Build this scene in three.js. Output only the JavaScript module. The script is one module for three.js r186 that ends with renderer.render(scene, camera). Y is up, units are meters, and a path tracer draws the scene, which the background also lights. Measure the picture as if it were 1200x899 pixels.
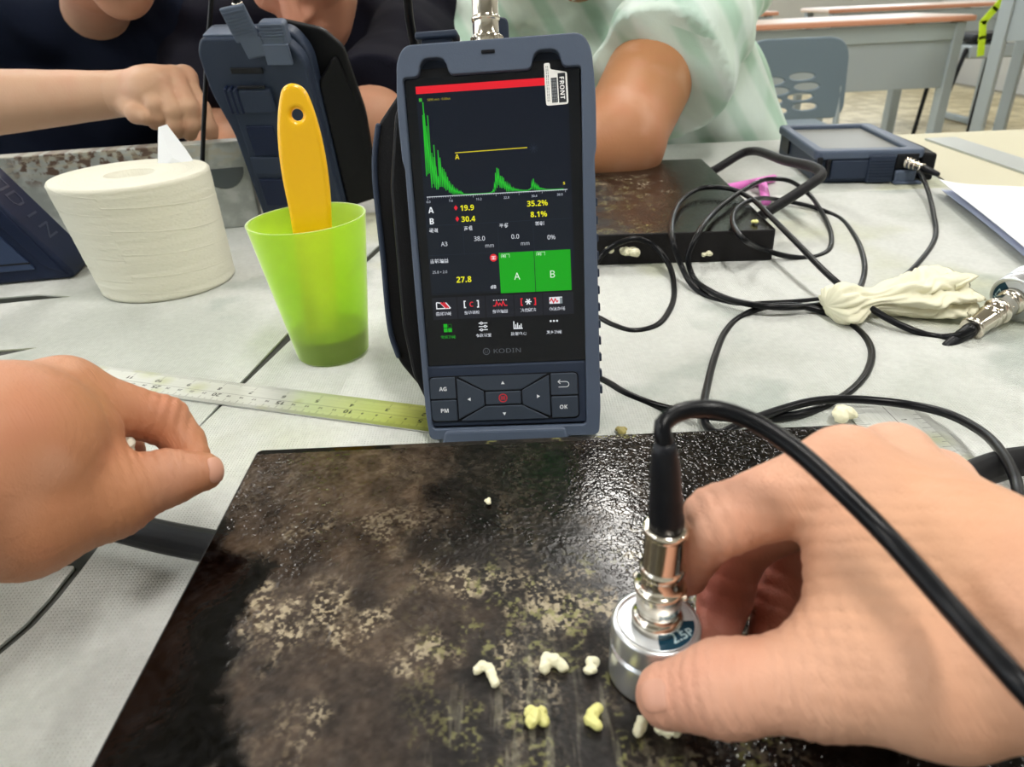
import * as THREE from 'three';
import { RoundedBoxGeometry } from 'three/addons/geometries/RoundedBoxGeometry.js';
import { mergeGeometries } from 'three/addons/utils/BufferGeometryUtils.js';
import { RectAreaLightUniformsLib } from 'three/addons/lights/RectAreaLightUniformsLib.js';

// ---------------------------------------------------------------- camera, sky, lights, exposure
const S = 0.7515;                       // height of the cloth-covered table top above the floor
const CAM_H = 0.23;                     // camera above the table
const FPX = 840;                        // focal length in pixels of the 1200 x 899 frame
const scene = new THREE.Scene();
const renderer = new THREE.WebGLRenderer({ antialias: true });
renderer.toneMapping = THREE.LinearToneMapping;
renderer.toneMappingExposure = 1.12;
renderer.shadowMap.enabled = true;
RectAreaLightUniformsLib.init();
const camera = new THREE.PerspectiveCamera(2 * Math.atan(449.5 / FPX) * 180 / Math.PI, 1200 / 899, 0.02, 60);
camera.rotation.order = 'YXZ';
camera.position.set(0, S + CAM_H, 0);
camera.rotation.set(THREE.MathUtils.degToRad(-28.2), 0, THREE.MathUtils.degToRad(-2.5));
camera.focus = 0.42;
camera.userData.fStop = 15;
camera.updateMatrixWorld(true);
scene.add(camera);
scene.background = new THREE.Color(0.88, 0.95, 1.0);     // bright overcast sky outside the windows
scene.backgroundIntensity = 3.8;
const LAMP = { power: 24, glow: 11, color: new THREE.Color(1.0, 0.97, 0.92) };   // ceiling panels
const ROOM = { x0: -4.0, x1: 5.0, z0: -9.0, z1: 3.0, h: 3.1 };

// ---------------------------------------------------------------- helpers
const V = (x, y, z) => new THREE.Vector3(x, y, z);
const CP = camera.position.clone();
function ray(px, py) { return V((px - 600) / FPX, -(py - 449.5) / FPX, -1).applyQuaternion(camera.quaternion); }
function G(px, py, h = 0) { const d = ray(px, py); return CP.clone().addScaledVector(d, (S + h - CP.y) / d.y); }   // where the measured direction meets height h above the table
function Zp(px, py, z) { const d = ray(px, py); return CP.clone().addScaledVector(d, z / d.z); }                     // ... meets the upright plane at depth z
function D(px, py, d) { return CP.clone().addScaledVector(ray(px, py), d); }                                      // ... at measured distance d
function rng(seed) { let s = seed >>> 0; return () => { s = (s + 0x6d2b79f5) | 0; let t = Math.imul(s ^ (s >>> 15), 1 | s); t = (t + Math.imul(t ^ (t >>> 7), 61 | t)) ^ t; return ((t ^ (t >>> 14)) >>> 0) / 4294967296; }; }
function hash(x, y, z) { let h = Math.imul(x, 374761393) + Math.imul(y, 668265263) + Math.imul(z, 2147483647 ^ 0x5bd1e995); h = Math.imul(h ^ (h >>> 13), 1274126177); return ((h ^ (h >>> 16)) >>> 0) / 4294967296; }
function vnoise(x, y, z = 0) {
  const xi = Math.floor(x), yi = Math.floor(y), zi = Math.floor(z), f = (t) => t * t * (3 - 2 * t), u = f(x - xi), v = f(y - yi), w = f(z - zi);
  const L = (a, b, t) => a + (b - a) * t;
  return L(L(L(hash(xi, yi, zi), hash(xi + 1, yi, zi), u), L(hash(xi, yi + 1, zi), hash(xi + 1, yi + 1, zi), u), v), L(L(hash(xi, yi, zi + 1), hash(xi + 1, yi, zi + 1), u), L(hash(xi, yi + 1, zi + 1), hash(xi + 1, yi + 1, zi + 1), u), v), w);
}
function fbm(x, y, z = 0, o = 4) { let s = 0, a = 0.5, n = 0; for (let i = 0; i < o; i++) { s += a * vnoise(x, y, z); n += a; a *= 0.5; x = x * 2.03 + 17.1; y = y * 2.03 + 5.7; z = z * 2.03 + 3.3; } return s / n; }
const sm = (a, b, x) => { const t = Math.min(1, Math.max(0, (x - a) / (b - a))); return t * t * (3 - 2 * t); };
const mixc = (a, b, t) => [a[0] + (b[0] - a[0]) * t, a[1] + (b[1] - a[1]) * t, a[2] + (b[2] - a[2]) * t];

// textures: fn(u, v) -> [r, g, b] in 0..255 (sRGB when colour)
function tex(w, h, fn, color = true, rep) {
  const data = new Uint8Array(w * h * 4);
  for (let j = 0; j < h; j++) for (let i = 0; i < w; i++) {
    const c = fn((i + 0.5) / w, (j + 0.5) / h), o = (j * w + i) * 4;
    for (let k = 0; k < 3; k++) data[o + k] = Math.max(0, Math.min(255, typeof c === 'number' ? c : c[k]));
    data[o + 3] = 255;
  }
  const t = new THREE.DataTexture(data, w, h);
  t.magFilter = THREE.LinearFilter; t.minFilter = THREE.LinearFilter;
  t.wrapS = t.wrapT = THREE.RepeatWrapping;
  if (color) t.colorSpace = THREE.SRGBColorSpace;
  if (rep) t.repeat.set(rep, rep);
  t.needsUpdate = true;
  return t;
}
function canvasTex(w, h, draw) {
  const c = document.createElement('canvas'); c.width = w; c.height = h;
  draw(c.getContext('2d'), w, h);
  const t = new THREE.CanvasTexture(c); t.colorSpace = THREE.SRGBColorSpace; t.magFilter = THREE.LinearFilter;
  return t;
}
const mat = (color, roughness = 0.6, metalness = 0, extra = {}) => new THREE.MeshPhysicalMaterial({ color, roughness, metalness, ...extra });

// things, parts
const used = {};
function numbered(name) { const n = used[name] = (used[name] ?? -1) + 1; return n ? name + '_' + String(n).padStart(3, '0') : name; }
function tag(o, label, category, group) { o.userData.label = label; o.userData.category = category; if (group) o.userData.group = group; return o; }
function thing(name, label, category, pos = V(0, 0, 0), group) {
  const o = new THREE.Group(); o.name = numbered(name); o.position.copy(pos); scene.add(o);
  return tag(o, label, category, group);
}
function part(name, geo, m, parent, label) {
  const o = new THREE.Mesh(Array.isArray(geo) ? join(geo) : geo, m); o.name = name; o.castShadow = o.receiveShadow = true;
  if (parent) { let k = 0; while (parent.children.some((c) => c.name === o.name)) o.name = name + '_' + String(++k).padStart(3, '0'); parent.add(o); }
  if (label) o.userData.label = label;
  return o;
}
function single(name, geo, m, label, category, group) { const o = part(numbered(name), geo, m); scene.add(o); return tag(o, label, category, group); }
function struct(name, geo, m, parent) { const o = part(name, geo, m, parent); if (!parent) { scene.add(o); o.userData.kind = 'structure'; } return o; }
function join(list) {
  const gs = list.map((g) => { g = g.index ? g.toNonIndexed() : g; for (const k of Object.keys(g.attributes)) if (!['position', 'normal', 'uv'].includes(k)) g.deleteAttribute(k); if (!g.attributes.uv) g.setAttribute('uv', new THREE.BufferAttribute(new Float32Array(g.attributes.position.count * 2), 2)); return g; });
  return mergeGeometries(gs);
}

// shapes
const box = (w, h, d, x = 0, y = 0, z = 0, r = 0) => (r ? new RoundedBoxGeometry(w, h, d, 2, Math.min(r, w / 2.01, h / 2.01, d / 2.01)) : new THREE.BoxGeometry(w, h, d)).translate(x, y, z);
function roundPoly(pts, r) {          // pts [x, y] or [x, y, radius]
  const s = new THREE.Shape(), n = pts.length;
  for (let i = 0; i < n; i++) {
    const p = pts[i], a = pts[(i + n - 1) % n], b = pts[(i + 1) % n], rr = p[2] ?? r;
    const la = Math.hypot(a[0] - p[0], a[1] - p[1]), lb = Math.hypot(b[0] - p[0], b[1] - p[1]), q = Math.min(rr, la * 0.49, lb * 0.49);
    const A = [p[0] + (a[0] - p[0]) / la * q, p[1] + (a[1] - p[1]) / la * q], B = [p[0] + (b[0] - p[0]) / lb * q, p[1] + (b[1] - p[1]) / lb * q];
    i ? s.lineTo(...A) : s.moveTo(...A);
    q > 0 && s.quadraticCurveTo(p[0], p[1], ...B);
  }
  s.closePath();
  return s;
}
const rectPts = (x0, y0, x1, y1) => [[x0, y0], [x1, y0], [x1, y1], [x0, y1]];
// extruded from z = -depth up to z = 0
function extr(shape, depth, bevel = 0, seg = 2, cs = 6) {
  return new THREE.ExtrudeGeometry(shape, { depth: depth - 2 * bevel, bevelEnabled: bevel > 0, bevelThickness: bevel, bevelSize: bevel, bevelOffset: -bevel, bevelSegments: seg, curveSegments: cs }).translate(0, 0, -depth + bevel);
}
function tube(pts, r, seg = 80, rad = 10, closed = false, tension = 0.5) {
  const c = new THREE.CatmullRomCurve3(pts, closed, 'centripetal', tension);
  const g = [new THREE.TubeGeometry(c, seg, r, rad, closed)];
  if (!closed) g.push(new THREE.SphereGeometry(r, rad, 6).translate(...pts[0].toArray()), new THREE.SphereGeometry(r, rad, 6).translate(...pts[pts.length - 1].toArray()));
  return join(g);
}
function lathe(profile, seg = 40) { return new THREE.LatheGeometry(profile.map(([r, y]) => new THREE.Vector2(r, y)), seg); }
// horizontal sheet from world x/z points, y0 .. y0 + th
function sheet(pts, y0, th, r = 0.002) {
  const s = roundPoly(pts.map((p) => [p.x, -p.z]), r);
  return new THREE.ExtrudeGeometry(s, { depth: th, bevelEnabled: false, curveSegments: 5 }).rotateX(-Math.PI / 2).translate(0, y0, 0);
}
function quatFrom(a, b) { return new THREE.Quaternion().setFromUnitVectors(a.clone().normalize(), b.clone().normalize()); }

// ---------------------------------------------------------------- distance fields and their mesh (surface nets)
const cap = (a, b, ra, rb = ra) => {
  const dx = b.x - a.x, dy = b.y - a.y, dz = b.z - a.z, l2 = dx * dx + dy * dy + dz * dz || 1e-9;
  return (x, y, z) => { const px = x - a.x, py = y - a.y, pz = z - a.z; let t = (px * dx + py * dy + pz * dz) / l2; t = t < 0 ? 0 : t > 1 ? 1 : t; const ex = px - dx * t, ey = py - dy * t, ez = pz - dz * t; return Math.sqrt(ex * ex + ey * ey + ez * ez) - (ra + (rb - ra) * t); };
};
const ell = (c, r, q) => {
  const iq = q ? q.clone().invert() : null, v = V(0, 0, 0);
  return (x, y, z) => { v.set(x - c.x, y - c.y, z - c.z); if (iq) v.applyQuaternion(iq); const k0 = Math.hypot(v.x / r.x, v.y / r.y, v.z / r.z), k1 = Math.hypot(v.x / (r.x * r.x), v.y / (r.y * r.y), v.z / (r.z * r.z)); return k1 < 1e-9 ? -Math.min(r.x, r.y, r.z) : k0 * (k0 - 1) / k1; };
};
const smin = (a, b, k) => { const h = Math.max(k - Math.abs(a - b), 0) / k; return Math.min(a, b) - h * h * k * 0.25; };
const smax = (a, b, k) => -smin(-a, -b, k);
const blend = (list, k) => (x, y, z) => { let d = list[0](x, y, z); for (let i = 1; i < list.length; i++) d = smin(d, list[i](x, y, z), k); return d; };
const chain = (js, k = 0.004) => blend(js.slice(1).map((b, i) => cap(js[i].p, b.p, js[i].r, b.r)), k);
function netMesh(f, lo, hi, cell, detail = f) {
  const nx = Math.ceil((hi.x - lo.x) / cell) + 1, ny = Math.ceil((hi.y - lo.y) / cell) + 1, nz = Math.ceil((hi.z - lo.z) / cell) + 1, F = new Float32Array(nx * ny * nz).fill(1), B = 6;
  const at = (i, j, k) => (k * ny + j) * nx + i;
  for (let k0 = 0; k0 < nz; k0 += B) for (let j0 = 0; j0 < ny; j0 += B) for (let i0 = 0; i0 < nx; i0 += B) {
    const c = f(lo.x + (i0 + B / 2) * cell, lo.y + (j0 + B / 2) * cell, lo.z + (k0 + B / 2) * cell), far = Math.abs(c) > B * cell * 1.1 + 0.004;
    for (let k = k0; k < Math.min(nz, k0 + B); k++) for (let j = j0; j < Math.min(ny, j0 + B); j++) for (let i = i0; i < Math.min(nx, i0 + B); i++) F[at(i, j, k)] = far ? c : f(lo.x + i * cell, lo.y + j * cell, lo.z + k * cell);
  }
  const id = new Int32Array(nx * ny * nz).fill(-1), P = [], I = [];
  for (let k = 0; k < nz - 1; k++) for (let j = 0; j < ny - 1; j++) for (let i = 0; i < nx - 1; i++) {
    let m = 0; const v = [];
    for (let c = 0; c < 8; c++) { const d = F[at(i + (c & 1), j + ((c >> 1) & 1), k + (c >> 2))]; v.push(d); if (d < 0) m |= 1 << c; }
    if (m === 0 || m === 255) continue;
    let sx = 0, sy = 0, sz = 0, n = 0;
    for (let a = 0; a < 8; a++) for (const e of [1, 2, 4]) { const b = a | e; if (b === a || ((m >> a) & 1) === ((m >> b) & 1)) continue; const t = v[a] / (v[a] - v[b]); sx += (a & 1) + (e === 1 ? t : 0); sy += ((a >> 1) & 1) + (e === 2 ? t : 0); sz += (a >> 2) + (e === 4 ? t : 0); n++; }
    id[at(i, j, k)] = P.length / 3;
    P.push(lo.x + (i + sx / n) * cell, lo.y + (j + sy / n) * cell, lo.z + (k + sz / n) * cell);
  }
  for (let k = 1; k < nz - 1; k++) for (let j = 1; j < ny - 1; j++) for (let i = 1; i < nx - 1; i++) {
    const s = F[at(i, j, k)] < 0;
    const quad = (a, b, c, d, flip) => { if (a < 0 || b < 0 || c < 0 || d < 0) return; flip ? I.push(a, c, b, a, d, c) : I.push(a, b, c, a, c, d); };
    if (s !== F[at(i + 1, j, k)] < 0) quad(id[at(i, j - 1, k - 1)], id[at(i, j, k - 1)], id[at(i, j, k)], id[at(i, j - 1, k)], !s);
    if (s !== F[at(i, j + 1, k)] < 0) quad(id[at(i - 1, j, k - 1)], id[at(i - 1, j, k)], id[at(i, j, k)], id[at(i, j, k - 1)], !s);
    if (s !== F[at(i, j, k + 1)] < 0) quad(id[at(i - 1, j - 1, k)], id[at(i, j - 1, k)], id[at(i, j, k)], id[at(i - 1, j, k)], !s);
  }
  const N = new Float32Array(P.length), U = new Float32Array(P.length / 3 * 2), e = Math.min(cell * 0.4, 0.0006);
  for (let q = 0; q < P.length; q += 3) {
    const x = P[q], y = P[q + 1], z = P[q + 2];
    let gx = detail(x + e, y, z) - detail(x - e, y, z), gy = detail(x, y + e, z) - detail(x, y - e, z), gz = detail(x, y, z + e) - detail(x, y, z - e);
    const l = Math.hypot(gx, gy, gz) || 1; gx /= l; gy /= l; gz /= l;
    const d = detail(x, y, z), lim = Math.max(-cell, Math.min(cell, d));
    P[q] -= gx * lim; P[q + 1] -= gy * lim; P[q + 2] -= gz * lim;
    N[q] = gx; N[q + 1] = gy; N[q + 2] = gz;
    U[q / 3 * 2] = x + y * 0.6; U[q / 3 * 2 + 1] = z + y * 0.6;
  }
  const g = new THREE.BufferGeometry();
  g.setAttribute('position', new THREE.BufferAttribute(new Float32Array(P), 3)); g.setAttribute('normal', new THREE.BufferAttribute(N, 3)); g.setAttribute('uv', new THREE.BufferAttribute(U, 2));
  g.setIndex(I);
  return g;
}
function boundsOf(pts, pad) { const b = new THREE.Box3().setFromPoints(pts); b.expandByScalar(pad); return [b.min, b.max]; }
function paint(g, fn) { const p = g.attributes.position, c = new Float32Array(p.count * 3); for (let i = 0; i < p.count; i++) c.set(fn(p.getX(i), p.getY(i), p.getZ(i)), i * 3); g.setAttribute('color', new THREE.BufferAttribute(c, 3)); return g; }

// ---------------------------------------------------------------- materials
const weaveBump = tex(256, 256, (u, v) => {          // 8 x 8 embossed dots per tile of 14 mm
  const a = u * 8, b = v * 8, dx = (a % 1) - 0.5, dy = (b % 1) - 0.5, dot = 1 - sm(0.18, 0.46, Math.hypot(dx, dy));
  return 70 + 120 * dot + 60 * (vnoise(u * 90, v * 90) - 0.5);
}, false, 1 / 0.0145);
const clothMap = tex(1024, 1024, (u, v) => {
  const s = fbm(u * 7, v * 7, 1, 5), g = fbm(u * 5 + 9, v * 5, 4, 4), f = vnoise(u * 340, v * 340, 2);
  let c = mixc([229, 231, 228], [205, 209, 203], sm(0.45, 0.75, s));
  c = mixc(c, [206, 209, 178], sm(0.56, 0.74, g) * 0.7);
  c = mixc(c, [172, 182, 176], sm(0.64, 0.8, fbm(u * 11, v * 11, 8, 4)) * 0.6);
  return c.map((x) => x + (f - 0.5) * 10);
}, true, 1 / 0.9);
const mCloth = mat(new THREE.Color(0.78, 0.785, 0.77), 0.92, 0, { map: clothMap, bumpMap: weaveBump, bumpScale: 0.0005 });
const mTable = mat(0x23271f, 0.6);
const brushed = tex(256, 256, (u, v) => 150 + 70 * (vnoise(u * 8, v * 220) - 0.5) + 40 * (vnoise(u * 40, v * 40) - 0.5), false, 12);
const skinBump = tex(512, 512, (u, v) => 128 + 90 * (fbm(u * 60, v * 60, 1, 3) - 0.5) + 60 * (vnoise(u * 160, v * 160, 4) - 0.5), false, 1 / 0.06);
const mSkin = mat(0xffffff, 0.52, 0, { vertexColors: true, bumpMap: skinBump, bumpScale: 0.0004, specularIntensity: 0.6, sheen: 0.15, sheenRoughness: 0.5, sheenColor: new THREE.Color(1, 0.8, 0.7) });
const mNail = mat(new THREE.Color(0.62, 0.32, 0.225), 0.4);
const grainBump = tex(256, 256, (u, v) => 128 + 110 * (vnoise(u * 128, v * 128) - 0.5) + 60 * (vnoise(u * 60, v * 60, 3) - 0.5), false, 1 / 0.05);
const mCase = mat(new THREE.Color(0.074, 0.1, 0.152), 0.5, 0, { bumpMap: grainBump, bumpScale: 0.00008 });
const mCaseDark = mat(new THREE.Color(0.026, 0.038, 0.066), 0.5, 0, { specularIntensity: 0.5, bumpMap: grainBump, bumpScale: 0.00008 });
const mCaseNavy = mat(new THREE.Color(0.008, 0.015, 0.042), 0.45, 0, { specularIntensity: 0.5, bumpMap: grainBump, bumpScale: 0.00008 });
const mBlackPlastic = mat(new THREE.Color(0.006, 0.007, 0.01), 0.42, 0, { specularIntensity: 0.5 });
const mLeather = mat(new THREE.Color(0.005, 0.0055, 0.007), 0.5, 0, { bumpMap: grainBump, bumpScale: 0.0002, specularIntensity: 0.4 });
const mCable = mat(new THREE.Color(0.004, 0.0045, 0.006), 0.3, 0, { specularIntensity: 0.4 });
const mNickel = mat(new THREE.Color(0.78, 0.72, 0.62), 0.16, 1);
const mSteel = mat(new THREE.Color(0.62, 0.62, 0.6), 0.34, 1, { bumpMap: brushed, bumpScale: 0.00004 });
const mAlu = mat(new THREE.Color(0.72, 0.74, 0.76), 0.3, 0.9);
const mPaper = mat(new THREE.Color(0.88, 0.89, 0.92), 0.85);
const mTissue = mat(new THREE.Color(0.83, 0.82, 0.68), 0.95);
const mGreyPaint = mat(new THREE.Color(0.3, 0.35, 0.35), 0.5);
const mGreyMetal = mat(new THREE.Color(0.34, 0.39, 0.41), 0.4, 0.2);
const mWall = mat(new THREE.Color(0.5, 0.5, 0.47), 0.9);
const mWallGreen = mat(new THREE.Color(0.55, 0.6, 0.55), 0.85);
const mFloor = mat(0xffffff, 0.45, 0, { map: tex(512, 512, (u, v) => { const n = fbm(u * 18, v * 18, 2, 5), k = vnoise(u * 200, v * 200, 5); return mixc([198, 186, 150], [164, 150, 112], sm(0.35, 0.7, n)).map((x) => x + (k - 0.5) * 26); }, true, 1 / 1.6) });

// ---------------------------------------------------------------- the room: closed shell with window openings
{
  const R = ROOM, w = R.x1 - R.x0, d = R.z1 - R.z0, cx = (R.x0 + R.x1) / 2, cz = (R.z0 + R.z1) / 2, T = 0.2;
  const uvScale = (g, sx, sy) => { const uv = g.attributes.uv; for (let i = 0; i < uv.count; i++) uv.setXY(i, uv.getX(i) * sx, uv.getY(i) * sy); return g; };
  const floor = struct('floor', uvScale(box(w, T, d, cx, -T / 2 - 0.012, cz), 1, 1), mat(new THREE.Color(0.25, 0.23, 0.18), 0.8));
  // floor tiles, each its own piece where it can be seen between the desks
  const tileG = uvScale(box(0.796, 0.012, 0.796, 0, -0.006, 0), 0.8, 0.8);
  const r = rng(5);
  for (let i = 0; i < 11; i++) for (let j = 0; j < 15; j++) {
    const t = part('floor_tile', tileG, mFloor, null); t.name = 'floor_tile_' + String(i * 15 + j).padStart(3, '0');
    t.position.set(R.x0 + 0.42 + i * 0.8, 0, R.z1 - 0.42 - j * 0.8); t.rotation.y = Math.floor(r() * 4) * Math.PI / 2; floor.add(t);
  }
  struct('ceiling', box(w + 2 * T, T, d + 2 * T, cx, R.h + T / 2, cz), mat(new THREE.Color(0.3, 0.3, 0.29), 0.9));
  struct('wall_right', box(T, R.h + 0.15, d, R.x1 + T / 2, R.h / 2 - 0.075, cz), mWall);
  struct('wall_front', box(w + 2 * T, R.h + 0.15, T, cx, R.h / 2 - 0.075, R.z1 + T / 2), mWall);
  // a wall with a row of openings
  const openWall = (name, len, n, sill, head, turn, pos, dado) => {
    const sh = new THREE.Shape(); sh.moveTo(-len / 2, -0.15); sh.lineTo(len / 2, -0.15); sh.lineTo(len / 2, R.h); sh.lineTo(-len / 2, R.h); sh.closePath();
    const bay = len / n, ww = bay * 0.76;
    for (let i = 0; i < n; i++) { const x = -len / 2 + bay * (i + 0.5); const hsh = new THREE.Path(); hsh.moveTo(x - ww / 2, sill); hsh.lineTo(x - ww / 2, head); hsh.lineTo(x + ww / 2, head); hsh.lineTo(x + ww / 2, sill); hsh.closePath(); sh.holes.push(hsh); }
    const o = struct(name, extr(sh, T), mWall); o.position.copy(pos); o.rotation.y = turn;
    for (let i = 0; i < n; i++) {
      const x = -len / 2 + bay * (i + 0.5), fr = [], t = 0.05, z = -T / 2, h = head - sill, y = (sill + head) / 2;
      fr.push(box(ww, t, 0.06, x, sill + t / 2, z), box(ww, t, 0.06, x, head - t / 2, z), box(t, h, 0.06, x - ww / 2 + t / 2, y, z), box(t, h, 0.06, x + ww / 2 - t / 2, y, z), box(t, h, 0.05, x, y, z));
      const f = struct('window_' + (++winCount), fr, mat(0xd8dcdc, 0.4)); f.position.copy(pos); f.rotation.y = turn;
      for (const sx of [-1, 1]) { const p = part('pane', box(ww / 2 - t, h - 2 * t, 0.006, x + sx * (ww / 4), y, z), mat(0xffffff, 0.02, 0, { transmission: 1, thickness: 0, ior: 1.5 }), f); }
    }
  };
  let winCount = 0;
  openWall('wall_left', d, 5, 0.85, 2.75, Math.PI / 2, V(R.x0, 0, cz));
  openWall('wall_back', w + 2 * T, 4, 0.9, 2.7, 0, V(cx, 0, R.z0));
  // ceiling panels: a glowing diffuser and an area light of its size just below
  let n = 0;
  for (const x of [-2.2, 0.45, 3.1]) for (const z of [0.3, -2.6, -6.2]) {
    const lamp = thing('ceiling_light', 'long white ceiling panel lamp in the room, number ' + ++n, 'ceiling lamp', V(x, R.h, z), 'ceiling panel lamps');
    lamp.userData.label = 'long white ceiling panel lamp, ' + ['left', 'middle', 'right'][(n - 1) / 3 | 0] + ' column, ' + ['nearest the camera', 'above the school desks', 'farthest back'][(n - 1) % 3];
    part('housing', [box(0.3, 0.05, 0.025, 0, -0.025, 0.6125), box(0.3, 0.05, 0.025, 0, -0.025, -0.6125), box(0.025, 0.05, 1.25, 0.1625, -0.025, 0), box(0.025, 0.05, 1.25, -0.1625, -0.025, 0)], mat(0xe8e8e8, 0.4), lamp);
    part('diffuser', box(0.3, 0.02, 1.2, 0, -0.02, 0), mat(0xffffff, 0.5, 0, { emissive: LAMP.color, emissiveIntensity: LAMP.glow }), lamp);
    const l = new THREE.RectAreaLight(LAMP.color, LAMP.power, 0.28, 1.18); l.position.set(0, -0.055, 0); l.rotation.x = -Math.PI / 2; lamp.add(l);
  }
}

// ---------------------------------------------------------------- the work table and what covers it
{
  const t = thing('work_table', 'grey-green work table mostly hidden under the white cloths', 'table', V(0, 0, 0));
  part('tabletop', box(2.6, 0.03, 1.72, 0.1, S - 0.0165, -0.42, 0.004), mTable, t);
  for (const x of [-1.12, 1.32]) for (const z of [0.36, -1.2]) part('leg', box(0.05, S - 0.0315, 0.05, x, (S - 0.0315) / 2, z), mGreyPaint, t);
  part('apron', box(2.4, 0.1, 0.02, 0.1, S - 0.0815, -1.19), mGreyPaint, t); part('apron', box(2.4, 0.1, 0.02, 0.1, S - 0.0815, 0.35), mGreyPaint, t);
}
const CL = S - 0.0015, CT = 0.0014;
{
  const edge = [G(338, 389), G(226, 506)];          // long straight cut between the two big cloths
  const dir = edge[1].clone().sub(edge[0]);
  const far = edge[0].clone().addScaledVector(dir, -0.42), near = edge[1].clone().addScaledVector(dir, 0.3);
  const off = V(0.0045, 0, 0.002);
  const cut = [G(98, 664), G(70, 700), G(40, 733), G(18, 752), G(-40, 800)];
  single('table_cloth', sheet([far.clone().add(off), edge[0].clone().add(off).add(V(0.004, 0, 0)), edge[1].clone().add(V(0.0012, 0, 0)), near, cut[0], cut[1], cut[2], cut[3], cut[4], V(-0.36, 0, 0.1), V(-0.2, 0, 0.34), V(1.05, 0, 0.34), V(1.05, 0, -0.5), G(1120, 224), G(1088, 200), G(1050, 160), V(0.62, 0, -1.27), V(-0.02, 0, -1.27)], CL, CT), mCloth, 'large white embossed cloth under the black plates, ruler tip and cables', 'tablecloth');
  single('table_cloth', sheet([far, edge[0], edge[1], near.clone().add(V(-0.006, 0, 0)), G(-30, 640), G(-60, 430), G(45, 407), G(-40, 413), G(-60, 362), G(48, 351), G(84, 347.5), G(46, 345), G(-90, 356), V(-1.0, 0, -0.72), V(-1.0, 0, -1.27), V(-0.04, 0, -1.27)], CL, CT), mCloth, 'white cloth lying under the big paper roll and green cup', 'tablecloth');
  const o2 = V(-0.0045, 0, -0.001);
  single('table_cloth', sheet([...cut.map((p) => p.clone().add(o2)), V(-0.75, 0, 0.0), V(-0.75, 0, -0.2), G(-20, 668)], CL, CT), mCloth, 'white cloth corner at the bottom left beyond the curved dark gap', 'tablecloth');
  single('table_cover', sheet([G(1053, 159), G(1091, 199), G(1123, 223), V(1.06, 0, -0.5), V(1.38, 0, -0.5), V(1.38, 0, -1.268), V(0.65, 0, -1.268)], CL, CT), mat(new THREE.Color(0.6, 0.57, 0.42), 0.6), 'smooth cream table cover at the right edge under the grey steel strip', 'table cover');
}

// ---------------------------------------------------------------- Chinese lettering for the screen: strokes on a 10 x 10 grid
const HAN = {
  '通': '1021 042406 0699 3080 8063 337393 3338 7378 3575 3778 5258', '道': '1021 042406 0699 4052 8072 3292 4383 8388 4348 4888 4585 4686 6263', '声': '1191 5054 2484 258585 2727 2528 2887 8587 5557 1929', '程': '4030 1343 3039 3316 3346 5080 5052 5383 8083 5595 7559 5959 5797 4999',
  '平': '1181 2234 8264 0595 5159', '移': '4030 1343 3039 3316 3346 6090 6041 9055 5465 9559 6575 7549', '抑': '0232 2029 0636 5154 4157 4757 6191 6169 9197 8797', '制': '1141 0343 3039 1549 1518 4548 0545 6167 9098 8898',
  '当': '5054 2123 8173 1585 8589 1989 1787', '前': '2031 8071 0292 1439 1444 4448 4849 1646 1747 6467 8489', '增': '0333 2028 0837 4153 8173 4393 9396 4346 4696 6366 4797 9799 4999 4797 4898', '益': '2032 8072 0393 3216 7396 1686 1619 8689 0999 3639 6669',
  '闸': '1021 0209 2191 9199 3474 7477 3437 3777 3575 5459', '门': '1021 0209 2191 9199', '曲': '1191 0209 0292 9299 0999 0696 3039 6069', '线': '3013 1343 4316 1646 0839 5292 4696 6059 9969 9066', '功': '0141 2127 0847 4393 9398 7066 6649', '能': '2013 1353 0454 0409 5459 0656 0757 6064 9162 6494 6569 9666 6999',
  '自': '5032 1282 8289 1289 1484 1686 1989', '动': '0141 0444 2417 1757 5393 9398 7066 6649', '调': '1021 0424 2428 2837 4141 4149 4191 9199 5383 6366 5585 5788', '校': '0343 2029 2306 2346 6061 4292 5345 8395 5599 9549', '冻': '0022 0937 4292 6045 4595 7579 5647 8698', '结': '3013 1343 4316 1646 0839 4292 7052 5393 5696 5659 9699 5999', '解': '2003 1040 0349 0309 4349 2529 0545 0747 5191 7155 9194 6494 5797 7479', '伤': '3006 1439 5043 4393 5498 9498 7459', '波': '0022 0426 0937 4393 6066 4349 4399 5585 5599 8549', '存': '0292 4009 2539 5484 8466 6669 4696', '储': '3006 2029 3031 4454 5457 6191 7161 9055 6494 6469 9499 6696 6999', '常': '5052 2023 8073 0393 0304 9394 3474 3436 7476 3676 5699 2828 2688', '规': '0343 2024 0646 2429 2409 5181 5156 8186 6366 6649 7678 7899', '参': '5023 2373 0494 3516 6596 6637 7748 8839', '数': '2024 0242 0242 4202 2507 0747 4509 0739 6053 5393 8359 5599', '设': '1021 0424 2428 2837 5153 5181 8183 4585 8549 5599', '置': '1191 1113 9193 1393 0494 5446 3686 3638 8688 3788 0999', '据': '0232 2029 0636 4191 9193 4393 4149 4595 6366 5686 5659 8689 5989', '中': '1282 1216 8286 1686 5099', '心': '3235 1427 3738 3889 8986 5152 8294', '更': '1191 2282 2286 2286 8286 4484 2686 5156 5609 3699', '多': '5023 2373 7315 4546 5435 5585 8509 6566',
};
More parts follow.
